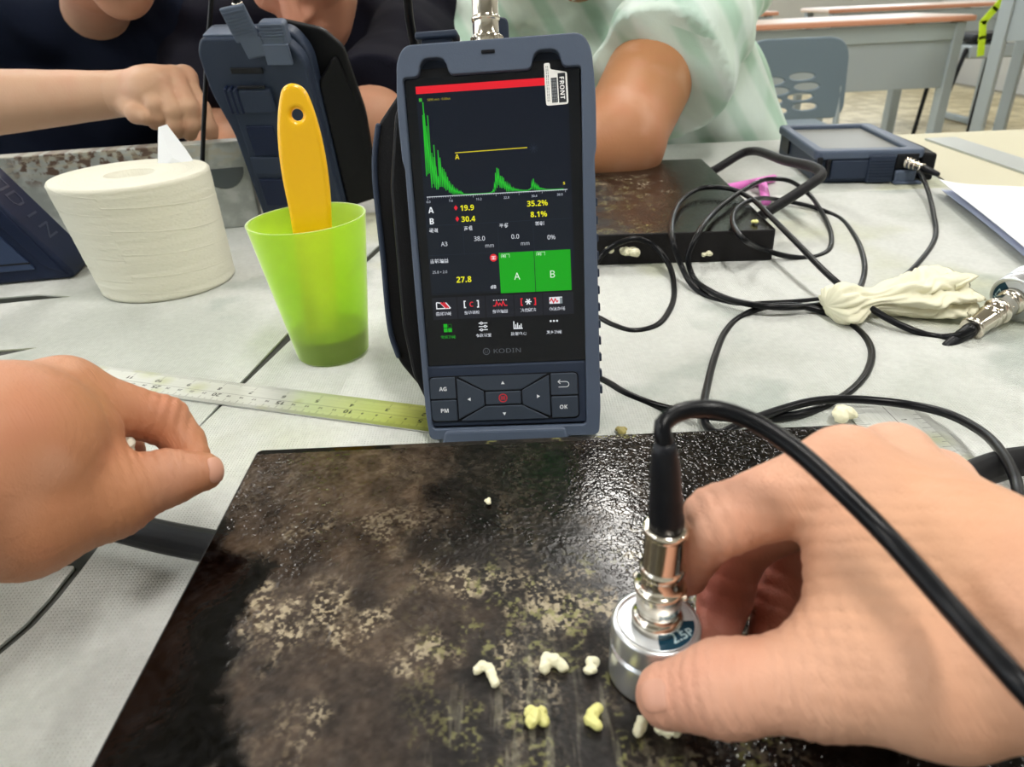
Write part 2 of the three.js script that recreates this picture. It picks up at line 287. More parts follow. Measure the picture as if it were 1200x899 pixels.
function drawHan(g, text, x, y, size, color, lw = 0.1) {       // x = left, y = top
  g.strokeStyle = color; g.lineWidth = size * lw; g.lineCap = 'round'; g.lineJoin = 'round';
  for (const ch of text) {
    for (const st of (HAN[ch] || '').split(' ')) { g.beginPath(); for (let i = 0; i + 1 < st.length; i += 2) { const X = x + (+st[i] + 0.5) / 10 * size, Y = y + (+st[i + 1] + 0.5) / 10 * size; i ? g.lineTo(X, Y) : g.moveTo(X, Y); } g.stroke(); }
    x += size * 1.06;
  }
}
// the screen as the detector shows it; u, v are metres on the front face
const SCR = { u0: -0.0495, u1: 0.0445, v0: 0.0478, v1: 0.2035 };
const PXM = 10800;
const screenTex = canvasTex(Math.round((SCR.u1 - SCR.u0) * PXM), Math.round((SCR.v1 - SCR.v0) * PXM), (g, w, h) => {
  const X = (u) => (u - SCR.u0) * PXM, Y = (v) => (SCR.v1 - v) * PXM, L = (m) => m * PXM;
  const fill = (c, u0, v1, u1, v0) => { g.fillStyle = c; g.fillRect(X(u0), Y(v1), L(u1 - u0), L(v1 - v0)); };
  const text = (s, u, v, size, c, weight = 'bold', align = 'center') => { g.fillStyle = c; g.font = weight + ' ' + Math.round(L(size)) + 'px sans-serif'; g.textAlign = align; g.textBaseline = 'middle'; g.fillText(s, X(u), Y(v)); };
  const han = (s, u, v, size, c, lw) => drawHan(g, s, X(u) - L(size) * 1.06 * s.length / 2, Y(v) - L(size) / 2, L(size), c, lw);
  const line = (c, wd, pts) => { g.strokeStyle = c; g.lineWidth = L(wd); g.lineCap = 'butt'; g.lineJoin = 'miter'; g.beginPath(); pts.forEach(([u, v], i) => (i ? g.lineTo(X(u), Y(v)) : g.moveTo(X(u), Y(v)))); g.stroke(); };
  g.fillStyle = '#06080c'; g.fillRect(0, 0, w, h);
  fill('#0b1220', -0.0425, 0.199, 0.0385, 0.1);
  fill('#e8202e', -0.0425, 0.1995, 0.0268, 0.1957);
  fill('#101722', -0.0425, 0.1385, 0.0375, 0.089);
  // waveform
  const r = rng(11);
  g.lineJoin = 'miter';
  const wave = [];
  let u = -0.0402;
  const y0 = 0.1425, H0 = 0.049;
  while (u < 0.0345) {
    const t = u + 0.0402; let a = 0;
    a += Math.exp(-t / 0.0038) * 1.35; a += t > 0.0065 && t < 0.019 ? Math.exp(-(t - 0.0065) / 0.0042) * 0.42 : 0;
    const p1 = u + 0.0024; a += (p1 > 0 ? Math.exp(-p1 / 0.0042) : Math.exp(p1 / 0.0009)) * 0.4; const p2 = u - 0.0172; a += (p2 > 0 ? Math.exp(-p2 / 0.0024) : Math.exp(p2 / 0.0008)) * 0.16;
    const hgt = Math.min(1, a) * H0;
    wave.push([u, y0 + hgt * (0.12 + 0.2 * r())], [u + 0.00042, y0 + hgt * (0.72 + 0.28 * r())]);
    u += 0.00085;
  }
  line('#23c02a', 0.00042, wave);
  g.strokeStyle = '#1a8a22'; for (const [a, b] of [[-0.0392, 1], [-0.0372, 0.86], [-0.035, 0.55]]) line('#1fb126', 0.0006, [[a, y0 + H0 * 0.5 * b], [a, y0 + H0 * b]]);
  line('#d8c922', 0.0005, [[-0.0237, 0.1646], [0.0155, 0.165]]);
  text('A', -0.0227, 0.1624, 0.0036, '#e8d820');
  text('5890 m/s · 0.00us', -0.0305, 0.1925, 0.0016, '#c8b820', 'normal');
  fill('#3fae2f', -0.0412, 0.1935, -0.0396, 0.1918);
  line('#e8eef4', 0.00035, [[-0.041, 0.1423], [0.0362, 0.1421]]);
  for (let i = 0; i <= 60; i++) { const uu = -0.0405 + i * 0.00126; line('#e8eef4', 0.00018, [[uu, 0.1423], [uu, i % 10 ? 0.1415 : 0.1407]]); }
  [['0.0', -0.0402], ['7.6', -0.0278], ['15.2', -0.0123], ['22.8', 0.0029], ['30.4', 0.0181], ['38.0', 0.032]].forEach(([s, a]) => text(s, a, 0.1397, 0.0017, '#dfe6ee', 'normal'));
  text('s', 0.0345, 0.1456, 0.0026, '#e8d820');
  for (let i = 0; i < 9; i++) { const a = i * Math.PI / 4.5; line('#263040', 0.00025, [[0.019, 0.1645], [0.019 + Math.cos(a) * 0.0025, 0.1645 + Math.sin(a) * 0.0025]]); }
  // figures
  text('A', -0.0392, 0.1352, 0.0045, '#f2f5f8'); text('B', -0.0393, 0.1292, 0.0045, '#f2f5f8');
  for (const [a, b] of [[-0.0253, 0.1357], [-0.0249, 0.1297]]) { g.fillStyle = '#e02030'; g.beginPath(); g.moveTo(X(a), Y(b + 0.0015)); g.lineTo(X(a + 0.0011), Y(b)); g.lineTo(X(a), Y(b - 0.0015)); g.lineTo(X(a - 0.0011), Y(b)); g.fill(); }
  text('19.9', -0.0191, 0.1354, 0.0041, '#f4f01c'); text('30.4', -0.0188, 0.1294, 0.0041, '#f4f01c'); text('35.2%', 0.0196, 0.1357, 0.0041, '#f4f01c'); text('8.1%', 0.0201, 0.1298, 0.0041, '#f4f01c');
  han('通道', -0.0385, 0.1242, 0.0024, '#e4e8ee'); han('声程', -0.0192, 0.1244, 0.0024, '#e4e8ee'); han('平移', 0.0006, 0.1248, 0.0024, '#e4e8ee'); han('抑制', 0.0204, 0.1249, 0.0024, '#e4e8ee');
  text('A3', -0.0331, 0.1165, 0.0032, '#e8ecf2', 'normal'); text('38.0', -0.0133, 0.1184, 0.0033, '#e8ecf2', 'normal'); text('mm', -0.0079, 0.1144, 0.0029, '#c8ccd2', 'normal'); text('0.0', 0.0066, 0.1185, 0.0033, '#e8ecf2', 'normal'); text('mm', 0.0119, 0.1146, 0.0029, '#c8ccd2', 'normal'); text('0%', 0.0265, 0.1171, 0.0033, '#e8ecf2', 'normal');
  han('当前增益', -0.0367, 0.1074, 0.0025, '#e4e8ee'); text('25.8 + 2.0', -0.0368, 0.1012, 0.0019, '#d8dce2', 'normal'); text('27.8', -0.0235, 0.0964, 0.0045, '#f4f01c'); text('dB', -0.0071, 0.0915, 0.0027, '#e4e8ee');
  g.fillStyle = '#e0242c'; g.beginPath(); g.arc(X(-0.0061), Y(0.1076), L(0.0021), 0, 7); g.fill(); text('显', -0.0061, 0.1076, 0.001, '#e0242c'); for (const k of [-1, 0, 1]) line('#fff', 0.0003, [[-0.0073, 0.1076 + k * 0.0008], [-0.0049, 0.1076 + k * 0.0008]]); line('#fff', 0.0003, [[-0.0061, 0.1085], [-0.0061, 0.1066]]);
  for (const uu of [-0.0222, -0.0027, 0.0168]) line('#1d2836', 0.0002, [[uu, 0.1262], [uu, 0.11]]);
  for (const vv of [0.1268, 0.1105, 0.0885]) line('#1d2836', 0.0002, [[-0.0425, vv], [0.0375, vv]]);
  fill('#12a516', -0.0031, 0.1101, 0.0164, 0.0877); fill('#12a516', 0.0167, 0.1101, 0.0366, 0.0877);
  han('闸门', 0.0006, 0.1084, 0.0023, '#d8f0d8'); han('闸门', 0.0203, 0.1086, 0.0023, '#d8f0d8');
  text('A', 0.0065, 0.0968, 0.0055, '#eaf6ea', 'normal'); text('B', 0.0262, 0.097, 0.0055, '#eaf6ea', 'normal');
  // tool row
  fill('#1a1c24', -0.0425, 0.0868, 0.0375, 0.0743);
  for (const uu of [-0.0283, -0.0122, 0.004, 0.0202]) line('#08090d', 0.0004, [[uu, 0.0868], [uu, 0.0743]]);
  const W = '#eef1f5', Rd = '#e02434';
  line(W, 0.0006, [[-0.0401, 0.0841], [-0.0401, 0.0806], [-0.0322, 0.0806]]); line(W, 0.0006, [[-0.0401, 0.0841], [-0.0378, 0.0838], [-0.0352, 0.0808]]); line(Rd, 0.0009, [[-0.0376, 0.0841], [-0.0345, 0.0808]]); line(Rd, 0.0009, [[-0.0361, 0.0841], [-0.0332, 0.0808]]); line(W, 0.0006, [[-0.0348, 0.084], [-0.0322, 0.0806]]);
  const br = (a, b, c, s = 0.0018) => { for (const q of [-1, 1]) line(c, 0.0007, [[a + q * (s + 0.0013), b + 0.0018], [a + q * (s + 0.0022), b + 0.0018], [a + q * (s + 0.0022), b - 0.0018], [a + q * (s + 0.0013), b - 0.0018]]); };
  br(-0.0202, 0.0824, W); text('C', -0.0202, 0.0823, 0.004, Rd);
  for (let i = 0; i < 6; i++) fill(W, -0.0077 + i * 0.0014, 0.0842, -0.007 + i * 0.0014, 0.0837); line(Rd, 0.0006, [[-0.0079, 0.0808], [-0.0065, 0.0808], [-0.0058, 0.0832], [-0.0048, 0.081], [-0.004, 0.0822], [-0.003, 0.0808], [-0.0022, 0.0832], [-0.0012, 0.0808], [0.0002, 0.0808]]);
  br(0.0121, 0.0823, Rd); for (let i = 0; i < 3; i++) { const a = i * Math.PI / 3; line(W, 0.0007, [[0.0121 - Math.cos(a) * 0.0018, 0.0823 - Math.sin(a) * 0.0018], [0.0121 + Math.cos(a) * 0.0018, 0.0823 + Math.sin(a) * 0.0018]]); }
  fill('#e6e9ee', 0.0239, 0.0843, 0.0312, 0.0805); line(Rd, 0.0006, [[0.0242, 0.0818], [0.0252, 0.0834], [0.0262, 0.0812], [0.0272, 0.0832], [0.0282, 0.0815], [0.0289, 0.0822]]); fill('#7f8a8f', 0.0298, 0.0838, 0.0312, 0.0805);
  [['曲线功能', -0.0363], ['自动调校', -0.0202], ['自动增益', -0.0041], ['冻结解冻', 0.0119], ['伤波存储', 0.0281]].forEach(([s, a]) => han(s, a, 0.0777, 0.0021, '#d8dce4'));
  // bottom row
  const gr = '#16b31c'; fill(gr, -0.037, 0.0717, -0.0348, 0.0695); fill(gr, -0.037, 0.0692, -0.0348, 0.067); fill(gr, -0.0345, 0.0692, -0.0323, 0.067); line('#0c5a12', 0.0004, [[-0.0343, 0.0714], [-0.0325, 0.0714], [-0.0325, 0.0697], [-0.0343, 0.0697], [-0.0343, 0.0714]]);
  for (const [k, q] of [[0, -0.001], [1, 0.0011], [2, -0.0011]]) { const b = 0.0713 - k * 0.0019; line(W, 0.0005, [[-0.0168, b], [-0.0117, b]]); g.fillStyle = '#0c0e14'; g.strokeStyle = W; g.beginPath(); g.arc(X(-0.0142 + q), Y(b), L(0.0006), 0, 7); g.fill(); g.stroke(); }
  line(W, 0.0006, [[0.0033, 0.0716], [0.0033, 0.0674], [0.0082, 0.0674]]); for (let i = 0; i < 4; i++) fill(W, 0.0041 + i * 0.001, 0.0688 + [0.001, 0.0018, 0.0004, 0.0013][i], 0.0047 + i * 0.001, 0.0677);
  for (const k of [-1, 0, 1]) { g.fillStyle = W; g.beginPath(); g.arc(X(0.026 + k * 0.0018), Y(0.0708), L(0.0006), 0, 7); g.fill(); }
  han('常规功能', -0.0347, 0.0642, 0.0021, '#149a1c'); han('参数设置', -0.0143, 0.0644, 0.0021, '#dde1e8'); han('数据中心', 0.0058, 0.0645, 0.0021, '#dde1e8'); han('更多功能', 0.0259, 0.0645, 0.0021, '#dde1e8');
  // maker's mark below the picture
  g.save(); g.translate(X(-0.0013), Y(0.0549)); g.scale(1.5, 1); g.fillStyle = '#565a60'; g.font = Math.round(L(0.0036)) + 'px sans-serif'; g.textAlign = 'center'; g.textBaseline = 'middle'; g.fillText('KODIN', 0, 0); g.restore(); g.strokeStyle = '#5c6066'; g.lineWidth = L(0.0004); g.beginPath(); g.arc(X(-0.0133), Y(0.0549), L(0.0018), 0.5, 6.6); g.stroke(); line('#4a4d52', 0.0003, [[-0.014, 0.0557], [-0.014, 0.0543], [-0.0127, 0.0543], [-0.0127, 0.0557]]);
});

// lathe-turned threaded cable connector, axis +y, base at 0; scale s
function connectorProfile(k = 1) {
  return [[0, 0], [0.0086, 0], [0.0092, 0.0008], [0.0092, 0.0042], [0.0084, 0.005], [0.0068, 0.0054], [0.0068, 0.0082], [0.0078, 0.0086], [0.0084, 0.0096], [0.0084, 0.0124], [0.0078, 0.0132], [0.0066, 0.0134], [0.0066, 0.0196], [0.0073, 0.02], [0.0075, 0.0212], [0.0073, 0.0222], [0.0068, 0.0226], [0.0068, 0.031], [0.0074, 0.0316], [0.0074, 0.0338], [0.0066, 0.0346], [0.0052, 0.0348], [0, 0.0348]].map(([r, y]) => [r * k, y * k]);
}
function knurl(r, y, h, n, k = 1) { const a = []; for (let i = 0; i < n; i++) a.push(box(0.0005 * k, h * k, 0.0006 * k, 0, y * k, r * k).rotateY(i / n * Math.PI * 2)); return a; }
const bootProfile = (k = 1) => [[0, 0], [0.0052, 0], [0.0052, 0.004], [0.0049, 0.0045], [0.0049, 0.011], [0.0046, 0.0115], [0.0043, 0.02], [0.0036, 0.027], [0.0028, 0.03], [0, 0.03]].map(([r, y]) => [r * k, y * k]);

// ---------------------------------------------------------------- the flaw detector facing the camera
const DEV = { pos: V(-0.0003, S + 0.001, -0.352), rot: [-15.65, -4.67, 1.87] };
{
  const t = thing('flaw_detector', 'grey-blue handheld flaw detector with lit screen and keypad standing behind the black plate', 'flaw detector', DEV.pos);
  t.rotation.order = 'YXZ'; t.rotation.set(...DEV.rot.map((a) => a * Math.PI / 180));
  // bumper frame with the recessed front
  const outer = roundPoly([[-0.0495, 0.004, 0.004], [0.0495, 0.004, 0.004], [0.0507, 0.02], [0.0512, 0.1, 0.01], [0.0512, 0.158], [0.0523, 0.162], [0.0528, 0.19, 0.01], [0.051, 0.212, 0.006], [0.0465, 0.2196, 0.008], [-0.0465, 0.2196, 0.008], [-0.051, 0.212, 0.006], [-0.0528, 0.19, 0.01], [-0.0523, 0.162], [-0.0512, 0.158], [-0.0512, 0.1, 0.01], [-0.0507, 0.02]], 0.002);
  const hole = roundPoly([[-0.0475, 0.0105, 0.003], [0.0425, 0.0105, 0.003], [0.0455, 0.2035, 0.002], [0.0362, 0.2035, 0.003], [0.034, 0.2125, 0.006], [0.0215, 0.2125, 0.006], [0.0195, 0.2035, 0.003], [-0.0235, 0.2035, 0.003], [-0.0255, 0.2125, 0.006], [-0.038, 0.2125, 0.006], [-0.04, 0.2035, 0.003], [-0.0485, 0.2035, 0.002]], 0.002);
  outer.holes.push(hole);
  part('bumper_frame', extr(outer, 0.011, 0.0008, 3, 8), mCase, t);
  // rear shell: side profile cut so that it stands on the table
  const side = roundPoly([[0, 0.004], [0.03, 0.0125, 0.004], [0.03, 0.2, 0.012], [0, 0.217, 0.004]], 0.003);
  part('rear_shell', new THREE.ExtrudeGeometry(side, { depth: 0.094, bevelEnabled: true, bevelThickness: 0.002, bevelSize: 0.002, bevelSegments: 3 }).rotateY(Math.PI / 2).translate(-0.047, 0, -0.0095), mCaseDark, t);
  const scr = part('screen', new THREE.PlaneGeometry(SCR.u1 - SCR.u0, SCR.v1 - SCR.v0).translate((SCR.u0 + SCR.u1) / 2, (SCR.v0 + SCR.v1) / 2, -0.0035), mat(0x05070b, 0.12, 0, { emissive: 0xffffff, emissiveMap: screenTex, emissiveIntensity: 0.85, specularIntensity: 0.7 }), t, 'lit screen with echo trace, figures and green buttons');
  const glow = new THREE.RectAreaLight(new THREE.Color(0.5, 0.8, 0.6), 0.15, 0.08, 0.13); glow.position.set(-0.002, 0.125, 0.0005); glow.rotation.y = Math.PI; t.add(glow);
  part('bezel', box(0.098, 0.2, 0.004, -0.0015, 0.108, -0.0062), mBlackPlastic, t);
  part('earpiece_slot', box(0.0072, 0.0018, 0.0012, -0.0024, 0.2135, 0.0001, 0.0005), mBlackPlastic, t);
  // keypad
  const pad = part('keypad_panel', extr(roundPoly(rectPts(-0.0495, 0.0115, 0.044, 0.0474), 0.002), 0.003, 0.0008), mCaseDark, t); pad.position.z = -0.002;
  const K = { u0: -0.0478, u1: 0.0385, v0: 0.0146, v1: 0.0415 };
  const keyTex = canvasTex(1024, 320, (g, w, h) => {
    const X = (u) => (u - K.u0) / (K.u1 - K.u0) * w, Y = (v) => (K.v1 - v) / (K.v1 - K.v0) * h;
    g.fillStyle = '#333d4b'; g.fillRect(0, 0, w, h); g.fillStyle = '#e8edf2'; g.textAlign = 'center'; g.textBaseline = 'middle'; g.font = 'bold 40px sans-serif';
    g.fillText('AG', X(-0.0395), Y(0.0343)); g.fillText('PM', X(-0.0395), Y(0.0214)); g.fillText('OK', X(0.0296), Y(0.0213));
    const tri = (u, v, a) => { g.beginPath(); for (let i = 0; i < 3; i++) g.lineTo(X(u) + Math.cos(a + i * 2.094) * 15, Y(v) - Math.sin(a + i * 2.094) * 15); g.fill(); };
    tri(-0.0047, 0.0366, Math.PI / 2); tri(-0.0047, 0.0186, -Math.PI / 2); tri(-0.0245, 0.0277, Math.PI); tri(0.0152, 0.0281, 0);
    g.strokeStyle = '#e8edf2'; g.lineWidth = 5; g.beginPath(); g.moveTo(X(0.0276), Y(0.0362)); g.lineTo(X(0.0312), Y(0.0362)); g.arc(X(0.0316), Y(0.0346), 18, -1.5, 1.5); g.lineTo(X(0.0272), Y(0.0331)); g.stroke(); g.beginPath(); g.moveTo(X(0.0283), Y(0.0374)); g.lineTo(X(0.027), Y(0.0362)); g.lineTo(X(0.0283), Y(0.035)); g.stroke();
    g.strokeStyle = '#d8202c'; g.lineWidth = 6; g.beginPath(); g.arc(X(-0.005), Y(0.0278), 27, 0.5, 6.7); g.stroke(); for (const k of [-11, 0, 11]) { g.beginPath(); g.moveTo(X(-0.005) + k, Y(0.0278) - 13); g.lineTo(X(-0.005) + k, Y(0.0278) + 13); g.stroke(); }
  });
  const mKey = mat(0xffffff, 0.5, 0, { map: keyTex });
  const key = (pts, label) => {
    const g = extr(roundPoly(pts, 0.0009), 0.0032, 0.0005, 2), p = g.attributes.position, uv = g.attributes.uv;
    for (let i = 0; i < p.count; i++) uv.setXY(i, (p.getX(i) - K.u0) / (K.u1 - K.u0), (p.getY(i) - K.v0) / (K.v1 - K.v0));
    const o = part('key', g, mKey, t, label); o.position.z = -0.0008; return o;
  };
  part('key_well', extr(roundPoly(rectPts(K.u0 - 0.0002, K.v0 - 0.0002, K.u1 + 0.0002, K.v1 + 0.0002), 0.003), 0.0006), mBlackPlastic, t).position.z = -0.0016;
  const a0 = K.u0 + 0.0004, a1 = -0.0318, b0 = 0.0224, b1 = K.u1 - 0.0004, lo = K.v0 + 0.0004, hi = K.v1 - 0.0004, mid = 0.0279, gp = 0.0004, c = { u0: -0.0156, u1: 0.0058, v0: 0.0236, v1: 0.032 };
  key([[a0, mid + gp], [a1 - gp, mid + gp], [a1 - gp, hi], [a0, hi, 0.003]], 'key marked AG'); key([[a0, lo, 0.003], [a1 - gp, lo], [a1 - gp, mid - gp], [a0, mid - gp]], 'key marked PM');
  key([[b0 + gp, mid + gp], [b1, mid + gp], [b1, hi, 0.003], [b0 + gp, hi]], 'key with a return arrow'); key([[b0 + gp, lo], [b1, lo, 0.003], [b1, mid - gp], [b0 + gp, mid - gp]], 'key marked OK');
  key([[a1 + gp, lo + 0.0008], [c.u0 - gp, c.v0], [c.u0 - gp, c.v1], [a1 + gp, hi - 0.0008]], 'key with a left arrow'); key([[b0 - gp, lo + 0.0008], [b0 - gp, hi - 0.0008], [c.u1 + gp, c.v1], [c.u1 + gp, c.v0]], 'key with a right arrow');
  key([[a1 + 0.0014, hi], [c.u0, c.v1 + gp], [c.u1, c.v1 + gp], [b0 - 0.0014, hi]], 'key with an up arrow'); key([[a1 + 0.0014, lo], [b0 - 0.0014, lo], [c.u1, c.v0 - gp], [c.u0, c.v0 - gp]], 'key with a down arrow');
  key([[c.u0 + gp, c.v0 + gp], [c.u1 - gp, c.v0 + gp], [c.u1 - gp, c.v1 - gp], [c.u0 + gp, c.v1 - gp]], 'centre key with a red round emblem');
  part('foot_bar', extr(roundPoly([[-0.043, -0.001], [0.033, -0.001], [0.0305, 0.0098, 0.003], [-0.04, 0.0098, 0.003]], 0.002), 0.012, 0.002, 3), mCase, t).position.z = 0.0015;
  for (let i = 0; i < 12; i++) part('grip_rib', box(0.0014, 0.0045, 0.006, 0.0515, 0.03 + i * 0.0095, -0.0055, 0.0006), mCaseDark, t);
  // film pull tab with print
  const tabTex = canvasTex(256, 420, (g, w, h) => { g.fillStyle = '#f0f1ee'; g.fillRect(0, 0, w, h); g.fillStyle = '#20242a'; g.fillRect(150, 110, 86, 290); g.fillStyle = '#2b3036'; g.fillRect(70, 150, 68, 245); g.save(); g.translate(193, 255); g.rotate(Math.PI / 2); g.fillStyle = '#fff'; g.textAlign = 'center'; g.textBaseline = 'middle'; g.font = 'bold 70px sans-serif'; g.fillText('FRONT', 0, 0, 240); g.restore(); g.strokeStyle = '#9aa0a4'; g.lineWidth = 6; for (let k = 0; k < 4; k++) { g.setLineDash([18, 7, 30, 6]); g.beginPath(); g.moveTo(80 + k * 15, 165); g.lineTo(80 + k * 15, 385); g.stroke(); } g.strokeStyle = '#555b60'; for (let k = 0; k < 2; k++) { g.beginPath(); g.moveTo(24 + k * 18, 30); g.lineTo(24 + k * 18, 380); g.stroke(); } });
  const tabS = roundPoly([[0, 0, 0.0015], [0.0118, 0, 0.0015], [0.0118, 0.0158, 0.001], [0.0032, 0.0178, 0.001], [0.0032, 0.021, 0.001], [0, 0.021, 0.001]], 0.0008), tabG = extr(tabS, 0.0004);
  { const p = tabG.attributes.position, uv = tabG.attributes.uv; for (let i = 0; i < p.count; i++) uv.setXY(i, p.getX(i) / 0.0118, p.getY(i) / 0.021); }
  const tab = part('film_tab', tabG, mat(0xffffff, 0.4, 0, { map: tabTex }), t, 'white film tab lettered FRONT'); tab.position.set(0.0266, 0.1853, -0.0022); tab.rotation.z = 0.02;
  // leather carrying case behind the left edge
  part('leather_case', extr(roundPoly([[-0.047, 0.012, 0.004], [-0.058, 0.022, 0.004], [-0.074, 0.044, 0.005], [-0.078, 0.06, 0.006], [-0.0785, 0.165, 0.006], [-0.075, 0.186, 0.006], [-0.058, 0.206, 0.004], [-0.044, 0.208, 0.004], [0.046, 0.206, 0.004], [0.047, 0.014, 0.004]], 0.003), 0.007, 0.002, 3), mLeather, t).position.z = -0.041;
  part('case_edge', tube([V(-0.0735, 0.048, -0.0405), V(-0.077, 0.062, -0.0405), V(-0.0777, 0.11, -0.0405), V(-0.0777, 0.165, -0.0405), V(-0.0735, 0.186, -0.0405)], 0.0018, 30, 6), mCaseDark, t);
  part('case_flap', extr(roundPoly([[-0.052, 0.02], [-0.06, 0.04], [-0.064, 0.07], [-0.064, 0.15], [-0.058, 0.188], [-0.049, 0.205], [-0.046, 0.02]], 0.003), 0.02, 0.002), mLeather, t).position.z = -0.016;
  // sockets on the top
  const con = part('connector', [lathe(connectorProfile(1.05), 28), ...knurl(0.0092, 0.0025, 0.003, 26, 1.05), ...knurl(0.0084, 0.011, 0.0024, 24, 1.05)], mNickel, t, 'knurled nickel connector'); con.position.set(-0.0045, 0.2125, -0.022);
  const bt = part('boot', lathe(bootProfile(0.85), 20), mBlackPlastic, t); bt.position.set(-0.0045, 0.2485, -0.022);
  part('socket_guard', extr(roundPoly(rectPts(-0.013, 0.205, 0.007, 0.2375), 0.004), 0.004, 0.001), mCaseDark, t).position.z = -0.03;
  part('rubber_cap', [box(0.023, 0.004, 0.014, -0.031, 0.2265, -0.018, 0.0015), box(0.017, 0.008, 0.01, -0.031, 0.221, -0.018, 0.001)], mCaseDark, t);
  part('stand', [box(0.05, 0.1, 0.003).rotateX(0.68).translate(0, 0.062, -0.0755)], mBlackPlastic, t);
}

// ---------------------------------------------------------------- steel test plates with bar handles
const PLATE = { x0: -0.133, x1: 0.172, z0: -0.313, z1: -0.005, h: 0.03 };
{
  const n1 = (u, v, s, k = 0, o = 4) => fbm(u * s, v * s, k, o);
  const zones = (u, v) => {       // u to the right, v away from the viewer
    const wob = (n1(u, v, 9, 3) - 0.5) * 0.22 + (n1(u, v, 34, 8) - 0.5) * 0.1;
    const leftWet = (1 - sm(0.11, 0.15, u + wob * 0.7 + (v > 0.7 ? (v - 0.7) * 0.9 : 0) - (v < 0.55 ? (0.55 - v) * 0.2 : 0)));
    const nearDark = 1 - sm(0.2, 0.36, v + wob * 1.2 - (u < 0.5 ? (0.5 - u) * 0.3 : 0));
    const rightDark = sm(0.62, 0.78, u + wob);
    const mid = sm(0.3, 0.42, v + wob) * (1 - sm(0.72, 0.84, v + wob)) * sm(0.16, 0.26, u + wob) * (1 - sm(0.6, 0.72, u + wob));
    return { leftWet, nearDark, rightDark, mid };
  };
  const plateMap = tex(1024, 1024, (u, v) => {
    const z = zones(u, v), f = n1(u, v, 150, 5, 2), m = n1(u, v, 26, 7, 4), l = n1(u * 1, v * 0.55, 60, 11, 3), s = n1(u, v, 7, 13, 3);
    let c = mixc([48, 39, 32], [84, 70, 57], sm(0.3, 0.7, m * 0.6 + s * 0.4));
    const wob = n1(u, v, 8, 91, 4) - 0.5, dark = sm(0.25, 0.36, u + wob * 0.34);
    c = mixc(c, [23, 19, 17], dark * (0.78 + 0.22 * sm(0.4, 0.6, m)));
    c = mixc(c, [22, 19, 18], sm(0.52, 0.62, n1(u, v, 20, 21, 4)) * (0.25 + 0.6 * sm(0.3, 0.5, u)));
    c = mixc(c, [4, 4, 5], Math.max(z.leftWet, z.rightDark * 0.5));
    const big = sm(0.4, 0.6, n1(u, v, 16, 31, 3)), fine = sm(0.48, 0.7, n1(u, v, 120, 11, 3)) * 0.5 + sm(0.46, 0.7, n1(u, v, 260, 17, 2)) * 0.75;
    const band = Math.exp(-(((v - 0.6 + wob * 0.3) / 0.17) ** 2));
    const fleck = big * Math.min(1, fine * (0.5 + 0.9 * sm(0.44, 0.58, l))) * (0.14 + 0.9 * band) * (1 - z.leftWet) * (1 - 0.8 * sm(0.74, 0.84, u));
    c = mixc(c, [170, 158, 132], Math.min(0.9, fleck * 0.95));
    c = mixc(c, [128, 128, 78], sm(0.52, 0.64, n1(u, v, 40, 41, 3)) * sm(0.42, 0.72, n1(u, v, 230, 43, 2)) * sm(0.26, 0.4, u) * (1 - sm(0.66, 0.78, v)) * (1 - sm(0.66, 0.78, u)) * 0.75);
    const streak = n1(u * 120, v * 14, 1, 51, 3);
    c = mixc(c, [140, 138, 118], sm(0.55, 0.72, streak) * sm(0.3, 0.38, v) * (1 - sm(0.5, 0.6, v + (n1(u, v, 11, 2) - 0.5) * 0.2)) * sm(0.3, 0.38, u) * (1 - sm(0.52, 0.62, u)) * 0.45);
    return c.map((x) => x + (f - 0.5) * 34);
  });
  const plateRough = tex(512, 512, (u, v) => {
    const z = zones(u, v), w = n1(u, v, 14, 61, 4);
    let r = 0.3 + 0.25 * sm(0.4, 0.7, w) + 0.15 * z.mid;
    r = r * (1 - z.leftWet) + 0.14 * z.leftWet; r = r * (1 - 0.45 * sm(0.6, 0.8, v)); r = r * (1 - 0.72 * sm(0.5, 0.62, u)) + 0.01;
    return 255 * Math.max(0.08, r);
  }, false);
  const plateBump = tex(1500, 1500, (u, v) => { const z = zones(u, v); const sp = sm(0.44, 0.58, u); const wet = Math.max(sp, z.leftWet); return 128 + (70 - 50 * wet) * (n1(u, v, 70, 71, 3) - 0.5) + (80 - 66 * wet) * ((n1(u, v, 210, 73, 2) * (1 - sp) + n1(u, v, 340, 75, 2) * sp) - 0.5) + 18 * sp * sm(0.5, 0.64, n1(u, v, 230, 77, 2)); }, false);
  const mPlate = mat(0xffffff, 1, 0, { map: plateMap, roughnessMap: plateRough, bumpMap: plateBump, bumpScale: 0.0011, specularIntensity: 0.6 });
  const mPlateSide = mat(new THREE.Color(0.008, 0.007, 0.008), 0.5, 0, { bumpMap: grainBump, bumpScale: 0.0004, specularIntensity: 0.5 });
  const mHandle = mat(new THREE.Color(0.008, 0.008, 0.01), 0.36, 0,  { bumpMap: grainBump, bumpScale: 0.0004, specularIntensity: 0.5 });
  const plate = (x0, x1, z0, z1, h, name, label, handles, hr = 0.0076) => {
    const t = thing(name, label, 'steel plate', V((x0 + x1) / 2, S, (z0 + z1) / 2));
    const w = x1 - x0, d = z1 - z0, g = extr(roundPoly(rectPts(-w / 2, -d / 2, w / 2, d / 2), 0.004), h, 0.0012, 2).rotateX(-Math.PI / 2).translate(0, h, 0);
    const p = g.attributes.position, uv = g.attributes.uv; for (let i = 0; i < p.count; i++) uv.setXY(i, p.getX(i) / w + 0.5, -p.getZ(i) / d + 0.5 + p.getY(i) * 0.5);
    part('slab', g, [mPlate, mPlateSide], t);
    for (const hp of handles) part('handle', tube(hp.map((q) => q.clone().sub(t.position)), hr, 70, 14), mHandle, t);
    return t;
  };
  const y = S + 0.0155;
